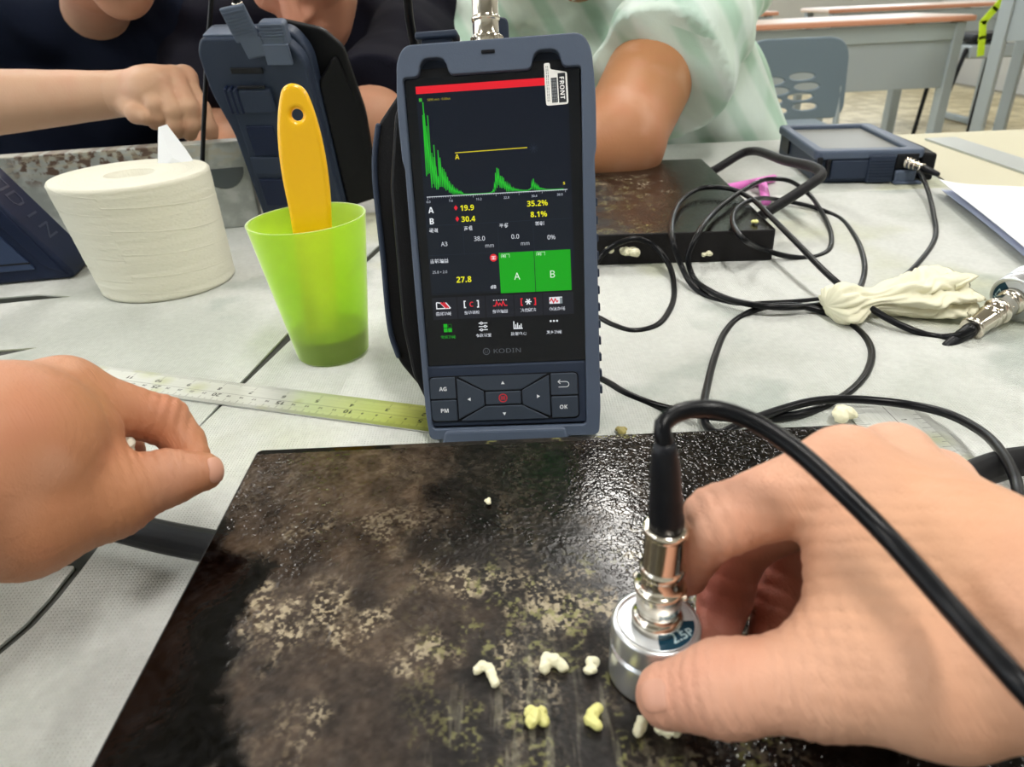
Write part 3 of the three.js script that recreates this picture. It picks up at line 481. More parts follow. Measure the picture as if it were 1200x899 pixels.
  plate(PLATE.x0, PLATE.x1, PLATE.z0, PLATE.z1, PLATE.h, 'steel_plate', 'large dark mottled wet steel plate with bar handles in the foreground under the probe', [
    [V(-0.125, y, -0.251), V(-0.16, y, -0.262), V(-0.235, y, -0.287), V(-0.262, y, -0.283), V(-0.272, y, -0.26), V(-0.272, y, -0.09), V(-0.262, y, -0.062), V(-0.235, y, -0.055), V(-0.125, y, -0.055)],
    [V(0.164, y, -0.257), V(0.2, y, -0.272), V(0.236, y, -0.289), V(0.256, y, -0.294), V(0.276, y, -0.29), V(0.288, y, -0.27), V(0.29, y, -0.1), V(0.28, y, -0.07), V(0.255, y, -0.06), V(0.164, y, -0.06)]]);
  const rear = plate(-0.052, 0.262, -1.0, -0.662, 0.03, 'steel_plate', 'dark brown steel plate farther back whose raised bar handle sticks up on its right', [
    [V(0.247, S + 0.016, -0.95), V(0.27, S + 0.024, -0.955), V(0.309, S + 0.042, -0.968), V(0.318, S + 0.046, -0.955), V(0.325, S + 0.053, -0.86), V(0.333, S + 0.06, -0.775), V(0.332, S + 0.057, -0.757), V(0.318, S + 0.05, -0.748), V(0.247, S + 0.016, -0.72)]], 0.0054);
  rear.rotation.y = -0.045;
}

// ---------------------------------------------------------------- probes
const PB = G(763, 788, 0.03);
const mProbe = mat(new THREE.Color(0.72, 0.74, 0.76), 0.28, 0.85);
function makeProbe(t, r, labelTex) {
  part('housing', lathe([[0, 0], [r * 0.97, 0], [r, 0.0008], [r, 0.0125], [r * 0.985, 0.0135], [r * 0.93, 0.0138], [r * 0.93, 0.0148], [r * 0.985, 0.0151], [r, 0.016], [r, 0.0225], [r * 0.97, 0.0236], [r * 0.88, 0.0236], [r * 0.86, 0.0228], [0, 0.0228]], 56), mProbe, t);
  part('label_disc', new THREE.CylinderGeometry(r * 0.84, r * 0.84, 0.0004, 48).translate(0, 0.0231, 0), [mProbe, mat(0xffffff, 0.35, 0.3, { map: labelTex }), mProbe], t, 'round printed label, half silver and half dark teal');
  const con = part('connector', [lathe([[0, 0], [0.0086, 0], [0.0088, 0.003], [0.0076, 0.004], [0.0066, 0.0045], [0.0066, 0.007], [0.0076, 0.0075], [0.0078, 0.0135], [0.0086, 0.014], [0.0088, 0.0152], [0.0082, 0.0162], [0.0066, 0.0164], [0.0066, 0.0205], [0.0074, 0.021], [0.0076, 0.0228], [0.007, 0.0236], [0.0066, 0.024], [0.0066, 0.036], [0.0074, 0.0364], [0.0075, 0.0382], [0.0066, 0.039], [0, 0.039]].map(([a, b]) => [a * r / 0.0141 * 0.92, b * r / 0.0141]), 36), ...[0, 1].map((k) => new THREE.SphereGeometry(0.0012, 10, 8).translate(0, 0.0146, 0.0082).rotateY(0.9 + k * Math.PI))], mNickel, t); con.position.y = 0.0234;
  const b = part('boot', lathe(bootProfile(1.0), 24), mBlackPlastic, t); b.position.y = 0.0234 + 0.038 * r / 0.0141; b.rotation.z = 0.1;
}
const labTex = (a) => canvasTex(512, 512, (g, w) => { g.fillStyle = '#c9ced2'; g.fillRect(0, 0, w, w); g.save(); g.translate(w / 2, w / 2); g.rotate(a); g.fillStyle = '#123e52'; g.fillRect(-20, 0, w, w); g.fillStyle = '#b9d4dc'; g.font = 'bold 92px sans-serif'; g.textAlign = 'center'; g.textBaseline = 'middle'; g.save(); g.rotate(-0.5); g.fillText('2.5P', 70, 185); g.restore(); g.fillStyle = '#59646b'; g.font = 'bold 34px sans-serif'; for (let i = 0; i < 3; i++) { g.save(); g.rotate(-2.3 + i * 0.5); g.fillRect(110, -10, 90, 7); g.fillRect(110, 6, 60, 7); g.restore(); } g.restore(); });
{
  const t = thing('ultrasonic_probe', 'silver disc probe held on the black plate by the right hand', 'probe', PB.clone().add(V(0, 0.0003, 0)));
  makeProbe(t, 0.0141, labTex(-1.55));
  t.rotation.z = -0.02;
}
const BOOT_TOP = PB.clone().add(V(-0.0012, 0.0234 + 0.038 + 0.03, 0));
// second probe lying at the right edge
{
  const c = G(1192, 352, 0.016);
  const t = thing('ultrasonic_probe', 'silver probe lying on its side at the right edge beside the crumpled tissue', 'probe', c.clone().setY(S + 0.0185));
  const dir = G(1140, 385, 0.006).sub(c).setY(-0.012).normalize();
  t.quaternion.copy(quatFrom(V(0, 1, 0), dir));
  t.position.addScaledVector(dir, -0.018);
  makeProbe(t, 0.0182, labTex(2));
}

// ---------------------------------------------------------------- cup with its scraper
const CUP = V(-0.1335, S, -0.492);
{
  const h = 0.103, rb = 0.0265, rt = 0.0405, th = 0.0011;
  const t = thing('plastic_cup', 'translucent lime green plastic cup holding a yellow scraper and dark couplant', 'cup', CUP.clone());
  part('cup_wall', lathe([[0, 0], [rb - 0.002, 0], [rb, 0.002], [rt, h - 0.001], [rt + 0.0003, h], [rt - th, h], [rt - th - 0.0002, h - 0.001], [rb - th, 0.003], [rb - 0.003, 0.002], [0, 0.002]], 64), mat(new THREE.Color(0.76, 0.95, 0.17), 0.6, 0, { transmission: 0.9, thickness: 0, side: THREE.DoubleSide }), t);
  part('couplant', lathe([[0, 0.0022], [rb - th - 0.0005, 0.0034], [rb - th + 0.0023, 0.0195], [0, 0.02]], 48), mat(new THREE.Color(0.02, 0.035, 0.004), 0.4), t, 'dark olive couplant at the bottom');
  t.rotation.z = 0.03;
}
{
  // flat plastic handle, outline in its own plane (y up), leaning against the back rim
  const s = new THREE.Shape(); s.moveTo(-0.0085, -0.085); s.bezierCurveTo(-0.0095, -0.05, -0.009, -0.02, -0.0118, 0.012); s.bezierCurveTo(-0.0155, 0.04, -0.0145, 0.06, -0.0095, 0.076); s.bezierCurveTo(-0.007, 0.0835, 0.0035, 0.0835, 0.0065, 0.075); s.bezierCurveTo(0.012, 0.06, 0.0155, 0.035, 0.0145, 0.008); s.bezierCurveTo(0.013, -0.02, 0.0135, -0.05, 0.0125, -0.085); s.closePath();
  const hole = new THREE.Path(); hole.absarc(-0.001, 0.064, 0.0034, 0, Math.PI * 2, false); s.holes.push(hole);
  const t = thing('scraper', 'yellow plastic scraper handle with a hanging hole standing in the green cup', 'scraper', Zp(363, 270, -0.497));
  t.rotation.set(-0.12, 0.15, -0.05); t.scale.setScalar(1.1);
  part('handle', extr(s, 0.008, 0.003, 4, 16).translate(0, 0.005, 0.004), mat(new THREE.Color(0.95, 0.53, 0.004), 0.3), t);
}

// ---------------------------------------------------------------- big paper roll
{
  const B = V(-0.329, S, -0.672);
  const t = thing('paper_roll', 'big cream white paper roll standing beside the green cup', 'paper roll', B);
  const r0 = 0.0605, r1 = 0.0685, h = 0.104, prof = [[0.0001, 0.006], [0.018, 0.006], [0.019, 0], [r0 - 0.002, 0], [r0, 0.002]];
  const rr = rng(3);
  for (let i = 1; i < 44; i++) { const k = i / 44; prof.push([r0 + (r1 - r0) * k + (rr() - 0.5) * 0.0004, 0.002 + (h - 0.004) * k]); }
  prof.push([r1, h - 0.002], [r1 - 0.0015, h]);
  for (let i = 1; i < 30; i++) { const k = i / 30; prof.push([r1 - 0.0015 - (r1 - 0.021) * k, h + (rr() - 0.5) * 0.0005 - 0.0012 * Math.sin(k * 3)]); }
  prof.push([0.019, h - 0.006], [0.0001, h - 0.006]);
  const g = lathe(prof, 72); g.applyMatrix4(new THREE.Matrix4().makeShear(0, 0, -0.1, 0, 0, 0));
  const rollBump = tex(512, 512, (u, v) => 128 + 60 * (vnoise(u * 6 + v * 3, v * 60) - 0.5) + 50 * sm(0.46, 0.5, Math.abs(((v * 9 + u * 1.4 + vnoise(u * 5, v * 5) * 0.5) % 1) - 0.5)) + 40 * (vnoise(u * 200, v * 200) - 0.5), false);
  part('wound_paper', g, mat(new THREE.Color(0.71, 0.695, 0.585), 0.95, 0, { bumpMap: rollBump, bumpScale: 0.0012 }), t);
  // torn sheet sticking up at the back
  const ls = [V(-0.004, h - 0.004, -0.05), V(0.038, h - 0.006, -0.05), V(0.026, h + 0.016, -0.055), V(0.012, h + 0.038, -0.06), V(0.004, h + 0.036, -0.058)];
  const pg = new THREE.BufferGeometry(), P = []; const off = V(0.002, 0.001, 0.004);
  const tri = (a, b, c) => P.push(...a.toArray(), ...b.toArray(), ...c.toArray());
  const f = ls.map((p) => p.clone().add(off)), m0 = V(0.016, h + 0.01, -0.046);
  for (let i = 0; i < 5; i++) { const j = (i + 1) % 5; tri(m0, f[i], f[j]); tri(ls[j], ls[i], V(0.016, h + 0.01, -0.056)); tri(f[i], ls[i], ls[j]); tri(f[i], ls[j], f[j]); }
  pg.setAttribute('position', new THREE.BufferAttribute(new Float32Array(P), 3)); pg.computeVertexNormals(); pg.translate(-0.004, -0.006, 0);
  part('loose_sheet', pg, mat(new THREE.Color(0.82, 0.85, 0.9), 0.9, 0, { side: THREE.DoubleSide }), t, 'torn bluish white sheet sticking up');
}

// ---------------------------------------------------------------- steel test block behind the roll
{
  const a = G(20, 290, 0), b = G(276, 267, 0), len = 0.30, dir = b.clone().sub(a).normalize();
  const t = thing('test_block', 'upright grey steel test block with rusty top and dark half disc behind the paper roll', 'test block', b.clone().addScaledVector(dir, -len / 2 + 0.03).setY(S));
  t.rotation.y = Math.atan2(-dir.z, dir.x);
  const bm = tex(768, 256, (u, v) => { const n = fbm(u * 24, v * 8, 2, 5), q = fbm(u * 60, v * 20, 6, 4); let c = mixc([176, 180, 176], [150, 155, 150], sm(0.3, 0.7, n)); c = mixc(c, [92, 74, 62], sm(0.44, 0.6, q) * sm(0.62, 0.8, v) * (1 - sm(0.64, 0.75, u)) * sm(0.14, 0.22, u)); c = mixc(c, [176, 170, 150], sm(0.5, 0.6, fbm(u * 30, v * 30, 9)) * sm(0.66, 0.9, v) * 0.6); return c; });
  const g = box(len, 0.099, 0.025, 0, 0.0495, -0.0125, 0.0015); { const p = g.attributes.position, uv = g.attributes.uv; for (let i = 0; i < p.count; i++) uv.setXY(i, p.getX(i) / len + 0.5, p.getY(i) / 0.099); }
  part('block', g, mat(0xffffff, 0.45, 0.05, { map: bm }), t);
  const hs = new THREE.Shape(); hs.absarc(0, 0, 0.0235, Math.PI, Math.PI * 2, false); hs.closePath();
  part('half_disc', extr(hs, 0.006, 0.0006).translate(len / 2 - 0.03, 0.07, 0.0008), mat(new THREE.Color(0.07, 0.085, 0.09), 0.35), t);
}

// ---------------------------------------------------------------- rulers and strips
function rulerTexture(w, h, len, tint) {
  return canvasTex(w, h, (g) => {
    g.fillStyle = '#d9dcd6'; g.fillRect(0, 0, w, h); if (tint) { const gr = g.createLinearGradient(w * 0.2, 0, w * 0.5, 0); gr.addColorStop(0, 'rgba(176,184,60,0.75)'); gr.addColorStop(1, 'rgba(176,184,60,0)'); g.fillStyle = gr; g.fillRect(0, 0, w * 0.5, h); }
    const r = rng(4); for (let i = 0; i < 900; i++) { g.fillStyle = `rgba(${r() > 0.5 ? '255,255,250' : '90,95,90'},${0.02 + 0.05 * r()})`; g.fillRect(r() * w - 100, r() * h, 60 + r() * 260, 1 + r() * 2); }
    for (let i = 0; i < 14; i++) { const x = r() * w, y = r() * h, q = 20 + r() * 60, gr = g.createRadialGradient(x, y, 2, x, y, q); gr.addColorStop(0, 'rgba(150,160,60,0.25)'); gr.addColorStop(1, 'rgba(150,160,60,0)'); g.fillStyle = gr; g.fillRect(x - q, y - q, 2 * q, 2 * q); }
    const pm = w / len; g.fillStyle = '#1b1d1c'; g.textBaseline = 'middle'; g.textAlign = 'center';
    g.fillRect(0, h * 0.46, w, 1);
    for (let i = 0; i <= 320; i++) { const x = (i * 0.001 + 0.006) * pm; if (x > w) break; const L = i % 10 === 0 ? 0.24 : i % 5 === 0 ? 0.18 : 0.12; g.fillRect(x - 0.6, 0, 1.3, h * L); if (i % 10 === 0 && i) { const big = i % 50 === 0; g.font = `bold ${big ? Math.round(h * 0.2) : Math.round(h * 0.1)}px sans-serif`; g.fillText(String(i / 10), x, h * 0.36); } }
    for (let i = 0; i <= 200; i++) { const x = (i * 0.0254 / 16 + 0.006) * pm; if (x > w) break; const L = i % 16 === 0 ? 0.24 : i % 8 === 0 ? 0.18 : 0.11; g.fillRect(x - 0.6, h * (1 - L), 1.3, h * L); if (i % 16 === 0 && i) { g.font = `bold ${Math.round(h * 0.18)}px sans-serif`; g.fillText(String(i / 16), x, h * 0.63); } }
  });
}
const mRuler = [1, 0].map((tint) => mat(0xffffff, 0.32, 0.45, { map: rulerTexture(2048, 190, 0.322, tint) })), mRulerSide = mat(new THREE.Color(0.55, 0.56, 0.55), 0.3, 1);
function makeRuler(label, zero, along, width = 0.0285, len = 0.322, face = 0) {     // zero: end on the viewer's right; the figures read from the far side
  const t = thing('steel_ruler', label, 'ruler', zero.clone());
  const a = along.clone().setY(0).normalize(); t.rotation.y = Math.atan2(-a.z, a.x);
  const g = extr(roundPoly([[-0.006, -width / 2, 0.001], [len - 0.006, -width / 2, 0.001], [len - 0.006, width / 2, 0.001], [-0.006, width / 2, 0.001]], 0.001), 0.001, 0).rotateX(-Math.PI / 2).translate(0, 0.001, 0);
  const p = g.attributes.position, uv = g.attributes.uv; for (let i = 0; i < p.count; i++) uv.setXY(i, (p.getX(i) + 0.006) / len, 0.5 - p.getZ(i) / width);
  part('blade', g, [mRuler[face], mRulerSide], t);
  return t;
}
{
  const p10 = G(412, 481), p20 = G(249, 460), d = p20.clone().sub(p10).normalize();
  makeRuler('long steel ruler lying between the left hand and the black leather case', p10.clone().addScaledVector(d, -0.1).setY(S + 0.0004), d);
  const a = G(985, 479).lerp(G(1076, 479), 0.5), d2 = V(0.03, 0, 1).normalize();
  makeRuler('steel ruler end sticking out behind the right hand beside a couplant crumb', a.clone().addScaledVector(d2, 0.006).setY(S + 0.0004), d2, 0.046, 0.322, 1);
  // steel strip far right
  const q0 = G(1083, 164), q1 = G(1225, 213), d3 = q1.clone().sub(q0).normalize();
  const n3 = V(-d3.z, 0, d3.x), w3 = 0.05;
  single('steel_strip', sheet([q0, q0.clone().addScaledVector(d3, 0.5), q0.clone().addScaledVector(d3, 0.5).addScaledVector(n3, -w3), q0.clone().addScaledVector(n3, -w3)], S, 0.003), mat(new THREE.Color(0.5, 0.53, 0.52), 0.45, 0.4), 'grey flat steel strip lying on the cream cover at the far right', 'metal strip');
}

// ---------------------------------------------------------------- the other flaw detectors
function deviceText(str, size) {        // raised letters from strokes, in metres, lying in xy, centred
  const L = { K: ['0009', '0605', '0569'], O: ['0006696000', ''], D: ['00094967624000', ''], I: ['3039'], N: ['09006960'] };
  const out = []; let x = -str.length * 0.45 * size;
  for (const ch of str) { for (const s of L[ch]) for (let i = 0; i + 3 < s.length; i += 2) { const a = V(x + +s[i] / 10 * size, (4.5 - s[i + 1]) / 10 * size, 0), b = V(x + +s[i + 2] / 10 * size, (4.5 - s[i + 3]) / 10 * size, 0), m = a.clone().add(b).multiplyScalar(0.5), l = a.distanceTo(b); out.push(box(l + size * 0.09, size * 0.1, 0.0008).rotateZ(Math.atan2(b.y - a.y, b.x - a.x)).translate(m.x, m.y, 0)); } x += size * 0.9; }
  return out;
}
// seen from behind, leaning towards the camera
{
  const t = thing('flaw_detector', 'dark grey flaw detector seen from behind with rubber caps, standing behind the green cup', 'flaw detector', Zp(352, 262, -0.855).setY(S + 0.002));
  t.rotation.order = 'YXZ'; t.rotation.set(0.3, -0.12, -0.02);
  const W = 0.055, H = 0.214;
  part('rear_shell', extr(roundPoly([[-W + 0.012, 0.006, 0.006], [W, 0.002, 0.006], [W, H - 0.02, 0.012], [W - 0.018, H, 0.012], [-W + 0.008, H, 0.006], [-W, H - 0.014, 0.008], [-W, H - 0.055, 0.01], [-W + 0.01, H - 0.1, 0.01]], 0.004), 0.016, 0.003, 4), mCaseDark, t);
  part('front_shell', extr(roundPoly([[-W + 0.01, 0.01, 0.006], [W, 0.01, 0.006], [W + 0.001, H - 0.02, 0.012], [W - 0.014, H + 0.002, 0.01], [-W + 0.006, H + 0.002, 0.008], [-W - 0.001, H - 0.02, 0.008]], 0.004), 0.018, 0.003, 4), mCaseDark, t).position.z = -0.016;
  part('top_panel', box(0.05, 0.003, 0.022, -0.02, H + 0.0005, -0.015, 0.001), mCase, t);
  part('hinge_block', box(0.05, 0.026, 0.008, -0.012, 0.152, 0.003, 0.003), mCaseDark, t);
  for (let i = 0; i < 3; i++) part('hinge_rib', box(0.0035, 0.028, 0.01, -0.035 + i * 0.006, 0.153, 0.003, 0.0016), mCaseNavy, t);
  part('slot', box(0.034, 0.006, 0.003, -0.008, 0.182, 0.0005, 0.001), mBlackPlastic, t);
  part('hinge_slot', box(0.03, 0.003, 0.003, -0.006, 0.1675, 0.006, 0.001), mBlackPlastic, t);
  part('support_leg', extr(roundPoly([[-0.034, 0.02], [0.014, 0.02], [0.014, 0.14], [-0.034, 0.14]], 0.002), 0.004, 0.001), mCaseDark, t).position.z = 0.004;
  part('battery_cover', box(0.03, 0.034, 0.002, -0.011, 0.108, 0.0048, 0.0008), mCaseNavy, t);
  part('leg_step', box(0.044, 0.02, 0.003, -0.011, 0.079, 0.0052, 0.001), mCaseDark, t);
  part('leg_foot', box(0.04, 0.034, 0.003, -0.011, 0.045, 0.0052, 0.001), mCaseNavy, t);
  const cap1 = part('rubber_cap', [box(0.026, 0.034, 0.004, 0, 0.018, 0, 0.003), box(0.024, 0.02, 0.004, 0.003, -0.006, 0, 0.002), ...[...Array(8)].map((_, i) => box(0.022, 0.0009, 0.0012, 0, 0.008 + i * 0.0032, 0.0022))], mCase, t); cap1.position.set(0.006, H - 0.002, 0.006); cap1.rotation.set(0.1, 0, 0.17);
  const cap2 = part('rubber_cap', [box(0.026, 0.024, 0.016, 0, 0.008, -0.006, 0.004), box(0.026, 0.02, 0.004, 0, -0.01, 0.001, 0.001), ...[...Array(5)].map((_, i) => box(0.024, 0.0012, 0.0012, 0, 0.006 + i * 0.003, 0.0022))], mCase, t); cap2.position.set(0.032, H - 0.004, 0.006);
  const con = part('connector', lathe(connectorProfile(0.7), 20), mNickel, t, 'nickel connector'); con.position.set(-0.004, H + 0.004, -0.014);
  part('boot', lathe(bootProfile(0.8), 16), mBlackPlastic, t).position.set(-0.004, H + 0.026, -0.014);
  part('leather_case', extr(roundPoly([[W - 0.03, 0.005], [W + 0.036, 0.012, 0.006], [W + 0.04, 0.12, 0.01], [W + 0.03, 0.19, 0.006], [W + 0.012, H - 0.006, 0.006], [W - 0.03, H + 0.004]], 0.004), 0.008, 0.002), mLeather, t).position.z = -0.036;
  const fl = part('case_flap', extr(roundPoly([[0, 0.01], [0.034, 0.012, 0.006], [0.038, 0.12, 0.02], [0.024, 0.185, 0.008], [0, 0.16, 0.006]], 0.004), 0.006, 0.002), mLeather, t); fl.position.set(W + 0.002, 0, -0.02); fl.rotation.y = 0.5;
}
// at the left edge: its lower corner with raised lettering along the slope
{
  const c = G(86, 327), t = thing('flaw_detector', 'navy flaw detector cut off by the left edge, raised lettering along its sloping side', 'flaw detector', c.clone());
  t.rotation.order = 'YXZ'; t.rotation.set(0, 0.16, 0);
  // cross-section of the leaning instrument: foot corner at the origin, slope up to the left
  const prof = roundPoly([[0, 0.001, 0.004], [0.0015, 0.006, 0.003], [-0.072, 0.13, 0.008], [-0.15, 0.19, 0.006], [-0.27, 0.1, 0.01], [-0.2, 0.001, 0.004]], 0.003);
  part('rear_shell', extr(prof, 0.06, 0.004, 4), mCaseNavy, t);
  part('side_panel', extr(roundPoly([[-0.03, 0.0135, 0.003], [-0.058, 0.06, 0.012], [-0.09, 0.105, 0.006], [-0.15, 0.13], [-0.19, 0.09], [-0.17, 0.0135]], 0.003), 0.004, 0.001).translate(0, 0, 0.002), mat(new THREE.Color(0.022, 0.042, 0.1), 0.5, 0, { bumpMap: grainBump, bumpScale: 0.00008 }), t);
  part('panel_groove', box(0.075, 0.0016, 0.001, -0.07, 0.0205, 0.0022, 0.0004), mBlackPlastic, t);
  const edge = part('edge_band', extr(roundPoly([[-0.004, 0.006], [-0.022, 0.016], [-0.088, 0.125], [-0.073, 0.129]], 0.002), 0.003, 0.0008).translate(0, 0, 0.0018), mCaseNavy, t);
  const g = join(deviceText('KODIN', 0.021)); g.applyMatrix4(new THREE.Matrix4().makeBasis(V(0.51, -0.86, 0), V(0, 0, -1), V(0.86, 0.51, 0)).setPosition(-0.0385, 0.0735, -0.031));
  part('raised_lettering', g, mat(new THREE.Color(0.03, 0.042, 0.075), 0.35), t);
}
// lying flat at the right
{
  const a = G(951, 216), t = thing('flaw_detector', 'slate blue flaw detector lying flat with its cable plugged in', 'flaw detector', V(0, S, 0));
  const fr = G(1070, 215), w = 0.136, d = 0.215, h = 0.042;
  const dir = fr.clone().sub(a).setY(0).normalize();
  t.position.copy(a); t.rotation.y = Math.atan2(-dir.z, dir.x) + 0.035;
  const rim = roundPoly([[0, 0, 0.012], [w, 0, 0.012], [w, d, 0.012], [0, d, 0.012]], 0.01), win = roundPoly(rectPts(0.014, 0.02, w - 0.018, d - 0.014), 0.006); rim.holes.push(win);
  const up = (g) => g.rotateX(-Math.PI / 2);
  part('body', up(extr(roundPoly(rectPts(0.003, 0.003, w - 0.003, d - 0.003), 0.012), h - 0.008, 0.004, 3)).translate(0, h - 0.008, 0), mCaseDark, t);
  part('bumper_frame', up(extr(rim, 0.012, 0.003, 3)).translate(0, h, 0), mCase, t);
  part('screen', box(w - 0.03, 0.001, d - 0.032, w / 2 - 0.002, h - 0.006, -d / 2 - 0.003), mat(new THREE.Color(0.17, 0.175, 0.16), 0.4, 0, { specularIntensity: 0.35 }), t, 'pale grey switched-off screen');
  part('end_panel', box(0.046, 0.024, 0.004, 0.044, 0.018, 0.001, 0.002), mCaseDark, t);
  part('rubber_cap', [box(0.032, 0.034, 0.006, 0.082, 0.019, 0.003, 0.002), ...[...Array(7)].map((_, i) => box(0.03, 0.0014, 0.002, 0.082, 0.008 + i * 0.0037, 0.006))], mCaseDark, t);
  part('corner_guard', box(0.007, 0.03, 0.006, 0.006, 0.019, 0.0, 0.002), mBlackPlastic, t);
  part('corner_guard', box(0.006, 0.022, 0.006, 0.017, 0.02, 0.0, 0.002), mBlackPlastic, t);
  part('side_recess', box(0.003, 0.02, 0.04, 0.0015, 0.022, -0.16, 0.001), mBlackPlastic, t);
  part('socket_base', [box(0.026, 0.016, 0.008, 0.113, 0.009, 0.003, 0.003), box(0.034, 0.003, 0.012, 0.116, 0.002, 0.006, 0.001)], mCase, t);
  part('socket_recess', box(0.028, 0.02, 0.004, 0.114, 0.027, -0.001, 0.002), mBlackPlastic, t);
  const con = part('connector', lathe(connectorProfile(0.82), 24), mNickel, t, 'nickel connector'); con.position.set(0.114, 0.026, 0); con.rotation.set(Math.PI / 2 + 0.1, 0, -0.35);
  const bo = part('boot', lathe(bootProfile(0.85), 18), mBlackPlastic, t); bo.position.set(0.1245, 0.0235, 0.0265); bo.rotation.copy(con.rotation);
  part('case_strap', up(extr(roundPoly([[w - 0.004, 0.004], [w + 0.012, -0.004], [w + 0.016, 0.05], [w + 0.008, d + 0.012], [w - 0.02, d + 0.014], [w - 0.02, d + 0.004], [w - 0.004, d - 0.002]], 0.004), 0.034, 0.003)).translate(0, 0.037, 0), mLeather, t);
}

// ---------------------------------------------------------------- cables
const RC = 0.0026;
const cg = (list) => list.map(([x, y, h = 0.0028]) => G(x, y, h));
single('probe_cable', tube([BOOT_TOP.clone().add(V(0.0007, -0.006, 0)), BOOT_TOP.clone(), D(776, 500, 0.1965), D(795, 484, 0.199), D(835, 479, 0.2), D(880, 493, 0.196), D(930, 525, 0.19), D(985, 574, 0.182), D(1040, 629, 0.174), D(1100, 696, 0.16), D(1150, 752, 0.148), D(1205, 812, 0.138), D(1290, 900, 0.135), D(1420, 880, 0.17), D(1380, 740, 0.26), D(1230, 640, 0.315), G(1197, 588, 0.03), G(1190, 562, 0.027), G(1177, 535, 0.024), G(1150, 506, 0.016), G(1107, 484, 0.009), G(1062, 474, 0.006), G(1000, 468, 0.006), G(955, 470, 0.0075), G(912, 481, 0.008), G(868, 497, 0.009), G(842, 508, 0.008), G(829, 500, 0.006), G(825, 476, 0.003), G(829, 451), G(838, 417), G(850, 389), G(867, 372), G(892, 361, 0.004), G(925, 358, 0.006), G(954, 362, 0.004), G(983, 373), G(1008, 389), G(1021, 410), G(1016, 436), G(996, 459), G(967, 476), G(933, 486, 0.003), G(885, 491, 0.003), G(825, 487, 0.008), G(792, 481, 0.004), G(762, 473), G(733, 461), G(707, 446), G(650, 425), G(600, 420)], RC, 620, 10), mCable, 'black cable rising from the held probe, arching over the right hand and looping behind it', 'cable');
single('probe_cable', tube([G(1139, 386, 0.01), G(1126, 392, 0.006), G(1100, 395), G(1062, 384, 0.004), G(1017, 359, 0.012), G(975, 326, 0.022), G(933, 284, 0.03), G(904, 255, 0.034), G(879, 232, 0.036), G(854, 221, 0.038), G(825, 220, 0.038), G(802, 232, 0.036), G(788, 255, 0.036), G(789, 284, 0.034), G(799, 313, 0.014), G(813, 336, 0.004), G(838, 351), G(867, 357), G(896, 356), G(933, 354), G(972, 350), G(1000, 345, 0.004), G(1025, 342), G(1054, 328), G(1079, 305), G(1096, 278), G(1094, 251, 0.004), G(1087, 222, 0.012), G(1080, 206, 0.018), G(1075, 198, 0.021), G(1068, 191, 0.023)], RC, 400, 10), mCable, 'thin black cable looping from the lying probe to the flat blue flaw detector', 'cable');
single('probe_cable', tube([G(1000, 348, 0.004), G(1010, 332), G(1013, 309), G(1001, 276), G(979, 253), G(950, 242, 0.004), G(917, 235, 0.006), G(883, 234, 0.034), G(863, 245, 0.037), G(859, 263, 0.036), G(871, 280, 0.034), G(894, 292, 0.012), G(921, 300, 0.004), G(950, 302), G(969, 295), G(974, 276), G(963, 249, 0.005), G(946, 226, 0.012), G(925, 212, 0.03), G(900, 210, 0.036), G(870, 224, 0.037), G(837, 249, 0.036), G(817, 276, 0.036), G(806, 301, 0.02), G(811, 322, 0.006), G(830, 340, 0.0075), G(862, 353, 0.008), G(908, 360, 0.008), G(958, 358, 0.004), G(985, 352, 0.003)], RC, 360, 10), mCable, 'thin black cable coiled in two loops beside the handle of the rear plate', 'cable');
single('probe_cable', tube([G(640, 330), G(690, 318, 0.004), Zp(706, 298, -0.652), Zp(725, 285, -0.652), Zp(746, 280, -0.652), Zp(767, 289, -0.651), G(783, 309, 0.008), G(790, 338), G(785, 363), G(767, 383), G(742, 388), G(720, 382), G(700, 372), G(640, 345)], RC, 150, 10), mCable, 'black cable loop lying at the right of the grey-blue detector', 'cable');
single('probe_cable', tube([Zp(252, -120, -0.86), Zp(247, 10, -0.85), Zp(243, 60, -0.845), Zp(240, 120, -0.84), Zp(238, 165, -0.835), Zp(237, 205, -0.83), G(243, 252, 0.004), G(262, 268)], RC, 120, 8), mCable, 'thin black cable hanging straight down in front of the steel test block', 'cable');
single('probe_cable', tube([Zp(487, 60, -0.47), Zp(483, 40, -0.468), Zp(479, 15, -0.465), Zp(478, -30, -0.46), Zp(500, -90, -0.45), Zp(545, -110, -0.43), Zp(562, -60, -0.42), DEV.pos.clone().add(V(-0.006, 0.252, -0.0885))], RC, 90, 8), mCable, 'black cable rising from the top of the grey-blue detector', 'cable');

